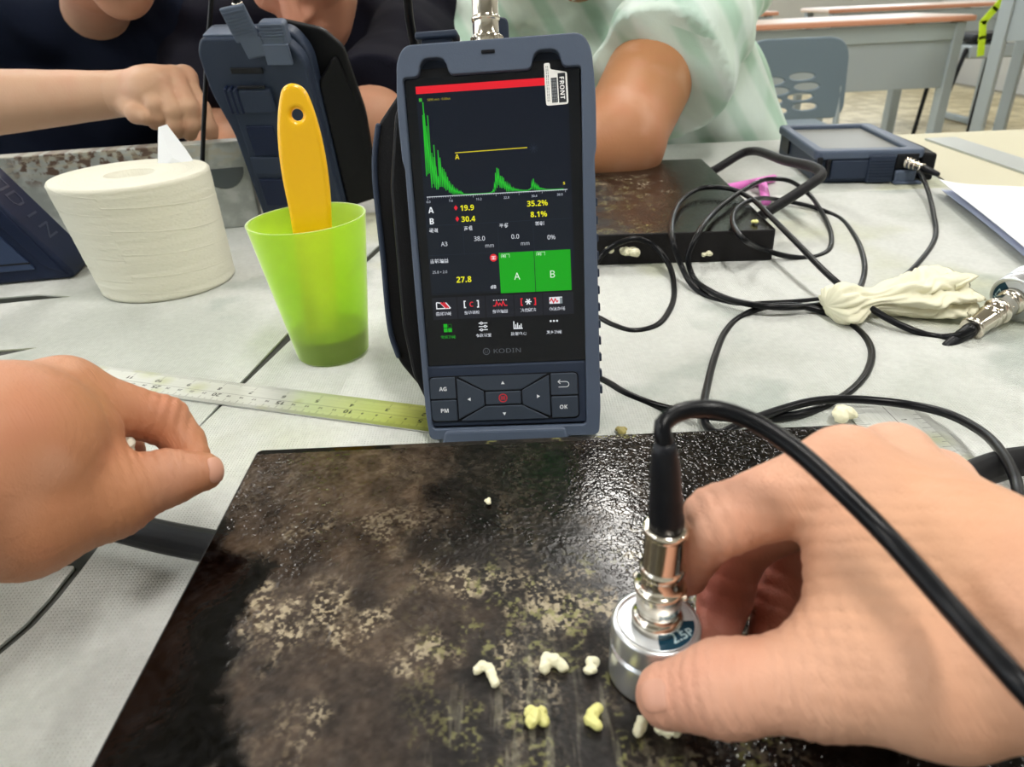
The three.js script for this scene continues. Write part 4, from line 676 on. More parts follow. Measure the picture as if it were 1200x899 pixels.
// ---------------------------------------------------------------- paper, tissue, marker
{
  // two sheets with a lifted left edge
  const base = [G(1098, 222), G(1098, 262), G(1185, 320), G(1400, 330), G(1400, 240)];
  const mk = (du, lift, y) => {
    const o = G(1096, 229), ez = G(1198, 314).sub(o), ex = V(0.21, 0, 0.03), n = 24, P = [], I = [], U = [];
    const fy = (i, j) => { const a = i / n, b = j / n; return y + lift * (Math.exp(-a * 7) * 0.8 + 0.25 * Math.exp(-b * 5) * (1 - a * 0.6)) + 0.002 * Math.sin(a * 5 + b * 3); };
    for (const s of [0, 1]) for (let j = 0; j <= n; j++) for (let i = 0; i <= n; i++) { P.push(o.x + du + ex.x * i / n + ez.x * j / n, S + fy(i, j) + s * 0.0005, o.z + ex.z * i / n + ez.z * j / n); U.push(i / n, 1 - j / n); }
    const m = (n + 1) * (n + 1), at = (i, j) => j * (n + 1) + i;
    for (let j = 0; j < n; j++) for (let i = 0; i < n; i++) { const a = at(i, j), b = at(i + 1, j), c = at(i + 1, j + 1), d = at(i, j + 1); I.push(a, b, c, a, c, d, m + a, m + c, m + b, m + a, m + d, m + c); }
    for (let i = 0; i < n; i++) for (const [a, b] of [[at(i, 0), at(i + 1, 0)], [at(i + 1, n), at(i, n)], [at(0, i + 1), at(0, i)], [at(n, i), at(n, i + 1)]]) I.push(a, m + a, m + b, a, m + b, b);
    const g = new THREE.BufferGeometry(); g.setAttribute('position', new THREE.BufferAttribute(new Float32Array(P), 3)); g.setAttribute('uv', new THREE.BufferAttribute(new Float32Array(U), 2)); g.setIndex(I); g.computeVertexNormals(); return g;
  };
  const printed = canvasTex(512, 512, (g, w) => { g.fillStyle = '#e9ebf0'; g.fillRect(0, 0, w, w); g.fillStyle = '#cfd3da'; for (let j = 0; j < 9; j++) g.fillRect(220, 130 + j * 34, 250, 4); });
  single('paper_sheet', mk(0, 0.014, 0.0045), mat(0xffffff, 0.85, 0, { map: printed, side: THREE.DoubleSide }), 'upper white paper sheet with lifted left edge at the right beside the lying probe', 'paper');
  single('paper_sheet', mk(0.006, 0.005, 0.0008), mat(new THREE.Color(0.6, 0.66, 0.86), 0.85, 0, { side: THREE.DoubleSide }), 'bluish paper sheet lying under the lifted white sheet at the right', 'paper');
}
{
  // twisted tissue: a pleated closed tube, pinched near its left end
  const a = G(968, 357, 0.012), b = G(1122, 334, 0.02), n = 90, m = 72, P = [], I = [];
  const ax = b.clone().sub(a), side = V(-ax.z, 0, ax.x).normalize();
  for (let i = 0; i <= n; i++) for (let j = 0; j < m; j++) {
    const t = i / n, th = j / m * Math.PI * 2;
    const w = 0.013 + 0.012 * sm(0.3, 1, t) + 0.006 * Math.exp(-(((t - 0.12) / 0.12) ** 2)) - 0.004 * Math.exp(-(((t - 0.36) / 0.1) ** 2));
    const end = Math.min(1, Math.sqrt(t / 0.06)), tear = t > 0.86 ? 1 - (t - 0.86) * 1.4 * (0.4 + vnoise(j * 0.35, 3)) : 1;
    const pleat = 1 + 0.34 * (Math.abs(Math.sin(th * 3.5 + t * 3 + vnoise(t * 6, 1) * 2.5)) - 0.5) * (0.5 + t) + 0.16 * (Math.abs(Math.sin(th * 8 - t * 9 + vnoise(t * 9, 4) * 4)) - 0.5) + 0.2 * (vnoise(Math.cos(th) * 2.4 + 5, Math.sin(th) * 2.4 + t * 7, 3) - 0.5) * 2;
    const r = w * end * pleat, p = a.clone().addScaledVector(ax, t * (0.93 + 0.07 * tear) + (t > 0.9 ? (vnoise(j * 0.5, 8) - 0.5) * 0.12 : 0));
    p.addScaledVector(side, Math.cos(th) * r * 1.15); p.y = Math.max(S + 0.0006, S + 0.011 + 0.005 * t + Math.sin(th) * r * (0.72 - 0.25 * sm(0.6, 1, t)));
    P.push(p.x, p.y, p.z);
  }
  for (let i = 0; i < n; i++) for (let j = 0; j < m; j++) { const q = (j + 1) % m, A = i * m + j, B = i * m + q, C = (i + 1) * m + q, E = (i + 1) * m + j; I.push(A, C, B, A, E, C); }
  const c0 = P.length / 3; const e = a.clone().addScaledVector(ax, 0.9); P.push(e.x, S + 0.014, e.z); for (let j = 0; j < m; j++) I.push(n * m + j, c0, n * m + (j + 1) % m);
  const g = new THREE.BufferGeometry(); g.setAttribute('position', new THREE.BufferAttribute(new Float32Array(P), 3)); g.setIndex(I); g.computeVertexNormals();
  single('crumpled_tissue', g, mat(new THREE.Color(0.78, 0.76, 0.58), 0.95, 0, { side: THREE.DoubleSide }), 'twisted cream tissue paper lying across the thin black cable', 'tissue');
}
{
  const p = G(858, 219, 0.006), t = thing('marker_pen', 'pink marker pen lying under the raised plate handle', 'pen', p);
  const d = G(902, 210, 0.006).sub(p), len = d.length() + 0.02; t.quaternion.copy(quatFrom(V(0, 1, 0), d));
  const mp = mat(new THREE.Color(0.8, 0.2, 0.62), 0.5);
  part('barrel', lathe([[0, -0.02], [0.0045, -0.02], [0.005, -0.018], [0.005, len - 0.012], [0.004, len - 0.01], [0, len - 0.01]], 20), mp, t);
  const q = G(893, 213, 0.006), q2 = G(898, 236, 0.004);
  single('pen_cap', tube([q, q2], 0.0055, 10, 14), mp, 'pink pen cap lying across beside the pink marker', 'pen cap');
}

// ---------------------------------------------------------------- crumbs of couplant paste
{
  const mC = [mat(new THREE.Color(0.84, 0.81, 0.58), 0.4), mat(new THREE.Color(0.72, 0.7, 0.26), 0.4), mat(new THREE.Color(0.35, 0.3, 0.1), 0.6)];
  const blob = (seed, s, n, flat = 0.75) => { const r = rng(seed), L = [], pts = []; for (let i = 0; i < n; i++) { const c = V((r() - 0.5) * s, s * 0.42 * flat + r() * s * 0.25, (r() - 0.5) * s * 0.8), q = s * (0.26 + r() * 0.12); L.push(ell(c, V(q, q * 0.85, q))); pts.push(c); } const f0 = blend(L, s * 0.12), f = (x, y, z) => f0(x, y, z) + s * 0.14 * (vnoise(x / s * 5, y / s * 5, z / s * 5 + seed) - 0.5); const [lo, hi] = boundsOf(pts, s * 0.5); return netMesh(f, lo, hi, s / 16); };
  const curl = (pts, r, seed) => { const f0 = blend(pts.slice(1).map((b, i) => cap(pts[i], b, r, r * 0.95)), r * 0.5), f = (x, y, z) => f0(x, y, z) + r * 0.3 * (vnoise(x / r * 1.6, y / r * 1.6, z / r * 1.6 + seed) - 0.5); const [lo, hi] = boundsOf(pts, r * 1.6); return netMesh(f, lo, hi, r / 5); };
  const put = (g, px, py, h, m, label, rot = 0) => { const p = h < 0 ? Zp(px, py, -0.657) : G(px, py, h); const o = single('couplant_crumb', g, mC[m], label, 'crumb'); o.position.copy(p); o.scale.setScalar(h > 0 && m < 2 && px > 560 && py > 700 ? 0.92 : 1); o.rotation.y = rot; return o; };
  const k = 0.0015;
  put(curl([V(-0.003, 0.0018, -0.0015), V(-0.001, 0.0022, -0.003), V(0.0015, 0.002, -0.0018), V(0.0024, 0.0018, 0.001), V(0.0036, 0.0017, 0.0045)], 0.0017, 1), 569, 793, 0.03, 0, 'white curved crumb shaped like a hook on the black plate');
  put(curl([V(-0.003, 0.002, 0.001), V(-0.002, 0.003, -0.002), V(0.001, 0.003, -0.0012), V(0.0036, 0.002, 0.001)], 0.0022, 2), 648, 784, 0.03, 0, 'white folded crumb above the yellow lump on the plate');
  put(blob(21, 0.0062, 5), 694, 787, 0.03, 0, 'round white crumb just left of the held probe');
  put(blob(22, 0.007, 6), 630, 847, 0.03, 1, 'yellow lump of paste near the bottom centre of the plate');
  put(curl([V(0.002, 0.0022, -0.002), V(0, 0.0022, 0), V(-0.0008, 0.002, 0.002), V(0.0012, 0.0018, 0.004)], 0.002, 4), 694, 842, 0.03, 1, 'pale yellow crooked crumb below the probe on the plate');
  put(curl([V(-0.001, 0.0018, -0.002), V(-0.002, 0.002, 0.0005), V(-0.003, 0.0018, 0.002)], 0.0019, 5), 757, 855, 0.03, 0, 'left of the two crumbs under the right thumb tip');
  put(blob(25, 0.0066, 6, 0.6), 781, 858, 0.03, 0, 'right of the two crumbs under the right thumb tip');
  put(blob(26, 0.0034, 4), 570, 590, 0.03, 0, 'tiny pale crumb in the dark middle of the plate');
  put(blob(27, 0.0066, 6), 727, 509, 0, 2, 'brown crumb on the cloth right beside the detector foot');
  put(blob(28, 0.013, 7, 0.9), 736, 302, -1, 0, 'large white lump in front of the rear plate inside the cable loop');
  put(blob(29, 0.008, 5, 1), 714, 297, -1, 0, 'small pale lump beside the large lump at the rear plate');
  put(blob(30, 0.0075, 5), 827, 301, -1, 0, 'oval pale crumb at the foot of the rear plate inside the thin cable coil');
  put(blob(31, 0.006, 5, 0.6), 884, 263, 0.03, 1, 'yellow crumb on the right end of the rear plate');
  put(blob(32, 0.012, 7, 0.9), 988, 497, 0, 0, 'chunky pale crumb beside the ruler end behind the right hand');
}

// ---------------------------------------------------------------- hands in the foreground
const J = (px, py, d, rp) => ({ p: D(px, py, d), r: rp * d / FPX });
const SK = { pink: [0.7, 0.385, 0.275], tan: [0.47, 0.215, 0.105], red: [0.54, 0.19, 0.12], pale: [0.7, 0.46, 0.34] };
function makeNail(f, c, n, along, w, l, parent) {
  n = n.clone().normalize(); const a = along.clone().addScaledVector(n, -along.dot(n)).normalize(), b = a.clone().cross(n), N = 14, P = [], I = [], pt = (i, j, o) => {
    let u = i / N * 2 - 1, v = j / N * 2 - 1; const q = Math.max(Math.abs(u), Math.abs(v)) / (Math.pow(Math.abs(u) ** 3.2 + Math.abs(v) ** 3.2, 1 / 3.2) || 1); u *= q; v *= q;
    const p = c.clone().addScaledVector(a, v * l / 2).addScaledVector(b, u * w / 2).addScaledVector(n, 0.008); for (let s = 0; s < 24; s++) { const d = f(p.x, p.y, p.z); p.addScaledVector(n, -Math.max(d * 0.9, -0.001)); if (Math.abs(d) < 2e-5) break; }
    return p.addScaledVector(n, o * (1 - 0.6 * Math.max(Math.abs(u), Math.abs(v)) ** 6)); };
  for (const o of [-0.0006, 0.00035]) for (let j = 0; j <= N; j++) for (let i = 0; i <= N; i++) { const p = pt(i, j, o); P.push(p.x, p.y, p.z); }
  const m = (N + 1) ** 2, at = (i, j) => j * (N + 1) + i;
  for (let j = 0; j < N; j++) for (let i = 0; i < N; i++) { const A = at(i, j), B = at(i + 1, j), C = at(i + 1, j + 1), E = at(i, j + 1); I.push(m + A, m + B, m + C, m + A, m + C, m + E); }
  for (let i = 0; i < N; i++) for (const [A, B] of [[at(i, 0), at(i + 1, 0)], [at(i + 1, N), at(i, N)], [at(0, i + 1), at(0, i)], [at(N, i), at(N, i + 1)]]) I.push(A, B, m + B, A, m + B, m + A);
  const g = new THREE.BufferGeometry(); g.setAttribute('position', new THREE.BufferAttribute(new Float32Array(P), 3)); g.setIndex(I); g.computeVertexNormals();
  return part('nail', g, mNail, parent);
}
// fields of palm and fingers: fingers stay apart from one another but grow out of the palm
function handField(palm, fingers, kPalm, kf, creases = []) {
  const pf = blend(palm, kPalm), ff = fingers.map((c) => chain(c, 0.004));
  const f = (x, y, z) => { const p = pf(x, y, z); let d = p; for (const g of ff) d = smin(d, smin(p, g(x, y, z), kf), 0.0009); return d; };
  const detail = (x, y, z) => {
    let d = f(x, y, z) + 0.00022 * (vnoise(x * 420, y * 420, z * 420) - 0.5);
    for (const c of creases) { const dx = x - c.p.x, dy = y - c.p.y, dz = z - c.p.z, q = (dx * dx + dy * dy + dz * dz) / (c.r * c.r); if (q < 6) { const s = dx * c.a.x + dy * c.a.y + dz * c.a.z + 0.0008 * (vnoise(x * 300, y * 300, z * 300) - 0.5); d += c.amp * Math.exp(-q * 0.8) * (1 - Math.abs(Math.sin(s / c.step * Math.PI))) ; } }
    return d;
  };
  return { f, detail };
}
const crease = (a, b, t = 0, amp = 0.0004, step = 0.0024, k = 1.1) => ({ p: a.p.clone().lerp(b.p, t), a: b.p.clone().sub(a.p).normalize(), r: a.r * k, amp, step });
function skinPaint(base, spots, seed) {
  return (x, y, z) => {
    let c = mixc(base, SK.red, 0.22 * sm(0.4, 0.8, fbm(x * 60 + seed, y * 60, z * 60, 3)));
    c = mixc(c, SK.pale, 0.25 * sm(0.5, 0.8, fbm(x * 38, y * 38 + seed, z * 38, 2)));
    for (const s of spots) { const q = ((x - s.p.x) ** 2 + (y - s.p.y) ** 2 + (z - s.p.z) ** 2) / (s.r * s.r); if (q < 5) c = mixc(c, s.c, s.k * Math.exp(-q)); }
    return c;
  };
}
{
  // right hand on the probe
  const wrist = J(1270, 745, 0.165, 128), palmMid = J(1130, 690, 0.192, 100), elbow = J(1750, 1010, 0.13, 200);
  elbow.p.sub(wrist.p).setLength(0.25).add(wrist.p); elbow.r = 0.043;
  const iM = J(992, 558, 0.212, 53), iP = J(842, 611, 0.214, 40), iD = J(812, 648, 0.231, 29), iT = J(806, 674, 0.239, 24);
  const mM = J(1046, 545, 0.229, 46), mP = J(868, 636, 0.25, 34), mD = J(850, 698, 0.2505, 30), mT = J(840, 742, 0.243, 27);
  const rM = J(1094, 573, 0.243, 44), rP = J(930, 645, 0.263, 32), rD = J(912, 702, 0.258, 29), rT = J(902, 746, 0.247, 25);
  const pM = J(1130, 620, 0.254, 40), pP = J(1000, 655, 0.268, 28), pD = J(972, 692, 0.262, 24), pT = J(958, 722, 0.256, 21);
  const tC = J(1100, 785, 0.18, 88), tM = J(965, 796, 0.193, 57), tI = J(850, 806, 0.2005, 54), tT = J(784, 815, 0.2085, 39);
  const web = J(1018, 640, 0.203, 64), web2 = J(1022, 740, 0.195, 68);
  const L = (a, b, ra = a.r, rb = b.r) => cap(a.p, b.p, ra, rb);
  const palm = [L(wrist, palmMid), L(palmMid, iM, palmMid.r, iM.r * 0.95), L(palmMid, mM, palmMid.r, mM.r), L(palmMid, rM, palmMid.r, rM.r), L(palmMid, pM, palmMid.r, pM.r), L(tC, tM), L(palmMid, tC), L(web, web2), L(iM, web, iM.r * 0.9), L(web2, tM, web2.r, tM.r), L(elbow, wrist)];
  const H = handField(palm, [[iM, iP, iD, iT], [mM, mP, mD, mT], [rM, rP, rD, rT], [pM, pP, pD, pT], [tM, tI, tT]], 0.009, 0.005,
    [crease(tI, tT, 0, 0.0013, 0.0042, 0.8), crease(tI, tT, 0.5, 0.0003, 0.004), crease(iP, iM, 0, 0.0011, 0.0046), crease(tM, tI, 0.05, 0.0007, 0.004, 1.4), crease(mP, mD, 0.9, 0.0009, 0.006), crease(rP, rD, 0.9, 0.0009, 0.006), crease(web, web2, 0.5, 0.0006, 0.0045, 1.5)]);
  const pts = [wrist, palmMid, iM, iP, iT, mM, mP, mT, rM, rT, pM, pT, tC, tM, tI, tT, { p: wrist.p.clone().lerp(elbow.p, 0.25) }].map((j) => j.p), [lo, hi] = boundsOf(pts, 0.024);
  // near part fine, the forearm beyond the frame coarse
  const cut = lo.clone(), fineHi = hi.clone();
  const fine = netMesh(H.f, cut, fineHi, 0.0015, H.detail);
  const arm = blend([cap(elbow.p, wrist.p, elbow.r, wrist.r)], 0.01), [l2, h2] = boundsOf([elbow.p, wrist.p], 0.05);
  const g = join([fine, netMesh(arm, l2, h2, 0.006)]);
  paint(g, skinPaint(SK.pink, [{ p: iP.p, r: 0.02, c: SK.red, k: 0.18 }, { p: tT.p, r: 0.015, c: SK.red, k: 0.3 }, { p: tI.p, r: 0.014, c: SK.red, k: 0.2 }, { p: mD.p, r: 0.026, c: [0.42, 0.09, 0.07], k: 0.95 }, { p: rD.p, r: 0.026, c: [0.5, 0.14, 0.1], k: 0.9 }, { p: palmMid.p, r: 0.05, c: [0.55, 0.3, 0.14], k: 0.7 }, { p: mM.p, r: 0.016, c: SK.pale, k: 0.5 }], 3));  // curled fingers: natural redness deepened, their shade painted into the colour
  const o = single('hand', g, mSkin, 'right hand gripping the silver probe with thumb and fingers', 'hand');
  const toCam = CP.clone().sub(tT.p).normalize(), ax = tT.p.clone().sub(tI.p).normalize();
  makeNail(H.f, D(768, 815, 0.2).lerp(tT.p, 0.3), toCam.clone().multiplyScalar(0.75).addScaledVector(ax, 0.8), ax, 0.009, 0.0085, o);
}
{
  // left hand, thumb and forefinger pinched
  const k = 0.93, Q = (x, y, d, r) => J(x, y, d * k, r);
  const wrist = Q(-110, 588, 0.262, 112), mid = Q(10, 530, 0.292, 92), elbow = Q(-560, 800, 0.19, 180);
  const iM = Q(76, 464, 0.322, 40), iP = Q(192, 493, 0.343, 28), iD = Q(216, 518, 0.343, 22), iT = Q(228, 534, 0.338, 18);
  const mM = Q(30, 466, 0.334, 40), mP = Q(112, 498, 0.362, 26), mD = Q(140, 514, 0.36, 24), mT = Q(149, 529, 0.352, 20);
  const rM = Q(-14, 470, 0.345, 40), rP = Q(70, 515, 0.366, 25), rD = Q(96, 545, 0.358, 22), rT = Q(92, 560, 0.345, 20);
  const pM = Q(-60, 490, 0.35, 36), pP = Q(20, 530, 0.366, 22), pD = Q(48, 552, 0.358, 19), pT = Q(48, 566, 0.346, 17);
  const tC = Q(28, 606, 0.288, 66), tM = Q(128, 580, 0.312, 46), tI = Q(196, 560, 0.325, 33), tT = Q(238, 553, 0.331, 23);
  const L = (a, b, ra = a.r, rb = b.r) => cap(a.p, b.p, ra, rb);
  const web = Q(92, 510, 0.314, 38), web2 = Q(88, 560, 0.308, 42);
  const palm = [L(wrist, mid), L(mid, iM), L(mid, mM), L(mid, rM), L(mid, pM), L(tC, tM), L(mid, tC), L(web, web2), L(iM, web), L(web2, tM), L(elbow, wrist)];
  const H = handField(palm, [[iM, iP, iD, iT], [mM, mP, mD, mT], [rM, rP, rD, rT], [pM, pP, pD, pT], [tM, tI, tT]], 0.009, 0.005,
    [crease(tI, tT, 0, 0.0013, 0.0042, 0.8), crease(tI, tT, 0.55, 0.0003, 0.003), crease(iP, iM, 0, 0.0011, 0.0046), crease(tM, tI, 0.1, 0.0006, 0.004, 1.5), crease(web, web2, 0.4, 0.0003, 0.004, 1.4)]);
  const pts = [wrist, mid, iM, iP, iT, mM, mP, rP, pM, pP, tC, tM, tI, tT].map((j) => j.p), [lo, hi] = boundsOf(pts, 0.05);
  const fine = netMesh(H.f, lo, hi, 0.0016, H.detail);
  const [l2, h2] = boundsOf([elbow.p, wrist.p], 0.05), g = join([fine, netMesh(cap(elbow.p, wrist.p, elbow.r, wrist.r), l2, h2, 0.006)]);
  paint(g, skinPaint(SK.tan, [{ p: tI.p, r: 0.016, c: SK.red, k: 0.3 }, { p: iP.p, r: 0.02, c: SK.red, k: 0.3 }, { p: wrist.p, r: 0.06, c: SK.red, k: 0.25 }, { p: mT.p, r: 0.02, c: SK.red, k: 0.5 }], 7));
  const o = single('hand', g, mSkin, 'left hand with thumb tip resting against the bent forefinger above the ruler', 'hand');
  const toCam = CP.clone().sub(tT.p).normalize(), ax = tT.p.clone().sub(tI.p).normalize();
  makeNail(H.f, D(250, 551, 0.33 * k).lerp(tT.p, 0.3), toCam.clone().multiplyScalar(0.75).addScaledVector(ax, 0.75), ax, 0.011, 0.009, o);
  // scrap of tissue held inside the hand
  const c = Q(143, 523, 0.331, 13), r = rng(5), sc = (x, y, z) => ell(c.p, V(c.r * 1.1, c.r * 1.25, c.r), null)(x, y, z) + 0.0016 * (vnoise(x * 300, y * 700, z * 300) - 0.5);
  const [a, b] = boundsOf([c.p], 0.009);
  single('tissue_scrap', netMesh(sc, a, b, 0.0005), mTissue, 'beige scrap of tissue held inside the curled left hand', 'tissue');
}

// ---------------------------------------------------------------- the three people across the table
function headField(c, q, s = 1) {     // local: x right of the face, y up, z forward
  const W = (x, y, z) => V(x, y, z).multiplyScalar(s).applyQuaternion(q).add(c), E = (x, y, z, a, b, d) => ell(W(x, y, z), V(a, b, d).multiplyScalar(s), q), C = (p, r, ra, rb) => cap(W(...p), W(...r), ra * s, rb * s);
  const solid = blend([E(0, 0.035, -0.012, 0.076, 0.088, 0.094), E(0, -0.035, 0.02, 0.06, 0.075, 0.068), E(0, -0.088, 0.052, 0.03, 0.026, 0.03), E(0, 0.02, 0.05, 0.062, 0.05, 0.04)], 0.03);
  const add = blend([C([0, 0.012, 0.088], [0, -0.026, 0.108], 0.008, 0.013), E(0.011, -0.03, 0.094, 0.009, 0.008, 0.01), E(-0.011, -0.03, 0.094, 0.009, 0.008, 0.01), C([-0.036, 0.03, 0.078], [0.036, 0.03, 0.078], 0.009, 0.009), E(0, -0.056, 0.083, 0.021, 0.006, 0.009), E(0, -0.067, 0.081, 0.018, 0.006, 0.009), E(-0.04, -0.018, 0.06, 0.022, 0.018, 0.02), E(0.04, -0.018, 0.06, 0.022, 0.018, 0.02)], 0.008);
  const ears = [1, -1].map((k) => E(k * 0.078, 0.0, -0.008, 0.011, 0.032, 0.02));
  const eyeL = E(-0.031, 0.012, 0.086, 0.017, 0.01, 0.012), eyeR = E(0.031, 0.012, 0.086, 0.017, 0.01, 0.012), mouth = E(0, -0.0615, 0.094, 0.02, 0.0015, 0.006);
  return { W, E, f: (x, y, z) => { let d = smin(solid(x, y, z), add(x, y, z), 0.01); d = smin(d, ears[0](x, y, z), 0.008); d = smin(d, ears[1](x, y, z), 0.008); d = smax(d, -eyeL(x, y, z), 0.006); d = smax(d, -eyeR(x, y, z), 0.006); return smax(d, -mouth(x, y, z), 0.003); } };
}
function fingersOf(list) { return list.map((c) => chain(c, 0.004)); }
function addHead(t, H, c, seed) {
  const q = H.q;
  const eyeW = mat(0xf2f0ec, 0.2), iris = mat(new THREE.Color(0.03, 0.018, 0.012), 0.2), mHair = mat(new THREE.Color(0.012, 0.01, 0.01), 0.55, 0, { bumpMap: grainBump, bumpScale: 0.001 });
  for (const k of [-1, 1]) { const p = H.W(k * 0.031, 0.011, 0.077), e = part('eye', new THREE.SphereGeometry(0.0115, 16, 12), eyeW, t); e.position.copy(p); const ip = part('iris', new THREE.SphereGeometry(0.0055, 12, 8), iris, e); ip.position.copy(H.W(k * 0.031, 0.009, 0.0835).sub(p)); }
  const sk = blend([H.E(0, 0.045, -0.022, 0.084, 0.092, 0.098)], 0.02), face = blend([H.E(0, -0.03, 0.085, 0.075, 0.095, 0.07), H.E(0, -0.11, -0.02, 0.1, 0.06, 0.1), H.E(0, -0.03, 0.03, 0.09, 0.06, 0.04)], 0.02);
  const hf = (x, y, z) => smax(sk(x, y, z) + 0.007 * (vnoise(x * 120, y * 60 + seed, z * 120) - 0.5), -face(x, y, z), 0.012);
  const [lo, hi] = boundsOf([c], 0.135); part('hair', netMesh(hf, lo, hi, 0.005), mHair, t);
}
function makePerson(label, o) {
  const t = thing('person', label, 'person', V(0, 0, 0));
  const K = (p, r) => ({ p, r });
  // body: one field for torso, neck, arms, hips, legs
  const hip = o.hip, chest = o.chest, kneeL = hip.clone().add(V(-0.13, 0.02, 0.4)), kneeR = hip.clone().add(V(0.13, 0.02, 0.4));
  const footL = V(kneeL.x, 0.09, kneeL.z - 0.02), footR = V(kneeR.x, 0.09, kneeR.z - 0.02);
  const torso = [ell(chest, V(0.165, 0.17, 0.105)), cap(chest, hip.clone().add(V(0, 0.05, 0)), 0.115, 0.115), ell(hip, V(0.165, 0.11, 0.12)), cap(o.sL, o.sR, 0.055, 0.055), cap(o.sL, chest, 0.055, 0.1), cap(o.sR, chest, 0.055, 0.1), ...(o.extra || [])];
  const neck = [cap(o.neck0, o.neck1, 0.055, 0.05)];
  const legs = [cap(hip.clone().add(V(-0.09, 0, 0)), kneeL, 0.085, 0.06), cap(hip.clone().add(V(0.09, 0, 0)), kneeR, 0.085, 0.06), cap(kneeL, footL, 0.055, 0.038), cap(kneeR, footR, 0.055, 0.038), cap(footL.clone().add(V(0, -0.05, 0)), footL.clone().add(V(0, -0.06, 0.16)), 0.035, 0.028), cap(footR.clone().add(V(0, -0.05, 0)), footR.clone().add(V(0, -0.06, 0.16)), 0.035, 0.028)];
  const arms = o.arms.map((a) => [cap(a[0].p, a[1].p, a[0].r, a[1].r), cap(a[1].p, a[2].p, a[1].r, a[2].r)]).flat();
  const body = blend([...torso, ...neck, ...legs, ...arms], 0.02);
  const P = [hip, chest, o.sL, o.sR, o.neck1, kneeL, kneeR, footL, footR, ...o.arms.flat().map((j) => j.p)];
  const [lo, hi] = boundsOf(P, 0.2); lo.y = Math.max(lo.y, 0.0);
  const gs = [netMesh(body, lo, hi, 0.0115)];
  const H = { ...headField(o.head, o.headQ), q: o.headQ }, [hl, hh] = boundsOf([o.head], 0.135);
  const hn = blend([H.f, cap(o.neck1, o.head, 0.05, 0.045)], 0.02);
  gs.push(netMesh((x, y, z) => Math.min(hn(x, y, z), 1), hl, hh, 0.0042));
  for (const h of o.hands) { const pf = blend(h.palm, 0.014), ff = fingersOf(h.fingers), f = (x, y, z) => { const p = pf(x, y, z); let d = p; for (const g of ff) d = smin(d, smin(p, g(x, y, z), 0.007), 0.001); return d; }; const [a, b] = boundsOf(h.pts, 0.045); gs.push(netMesh(f, a, b, 0.0033)); }
  const g = join(gs); paint(g, skinPaint(o.skin, o.spots || [], 11));
  part('body', g, mSkin, t);
  addHead(t, H, o.head, 5);
  // shirt: torso grown outwards, sleeves cut square
  const sleeve = o.sleeves.map(([a, b, ra, rb]) => { const c = cap(a, b, ra, rb), d = b.clone().sub(a).normalize(); return (x, y, z) => smax(c(x, y, z), (x - b.x) * d.x + (y - b.y) * d.y + (z - b.z) * d.z, 0.006); });
  const shape = blend([...torso.map((f) => (x, y, z) => f(x, y, z) - 0.014), ...sleeve], 0.03);
  const nc = o.neckHole, nd = o.neckR || V(0.075, 0.075, 0.06), neckCut = ell(nc, nd);
  const fold = (x, y, z) => shape(x, y, z) + 0.012 * (fbm(x * 9 + y * 5, y * 7, z * 9, 3) - 0.5) + 0.004 * Math.sin((x * 0.7 + y) * 60 + 6 * vnoise(x * 8, y * 8, z * 8));
  const shirt = (x, y, z) => smax(smax(fold(x, y, z), -neckCut(x, y, z), 0.006), hip.y - 0.1 - y, 0.01);
  const sh = netMesh(shirt, lo, hi, 0.009);
  part('shirt', sh, o.shirtMat, t, o.shirtLabel);
  const pants = blend([ell(hip, V(0.178, 0.12, 0.133)), ...legs.slice(0, 4).map((f) => (x, y, z) => f(x, y, z) - 0.012)], 0.03);
  part('trousers', netMesh(pants, lo, hi, 0.014), mat(new THREE.Color(0.03, 0.035, 0.05), 0.9), t);
  return { t, H };
}
const eulerQ = (x, y, z) => new THREE.Quaternion().setFromEuler(new THREE.Euler(x, y, z, 'YXZ'));
const navyMat = mat(new THREE.Color(0.006, 0.009, 0.02), 0.95, 0, { specularIntensity: 0.2, bumpMap: grainBump, bumpScale: 0.0006 });
const navyMat2 = mat(new THREE.Color(0.007, 0.007, 0.013), 0.95, 0, { specularIntensity: 0.2, bumpMap: grainBump, bumpScale: 0.0006 });
const jz = (px, py, z, r) => ({ p: Zp(px, py, z), r });
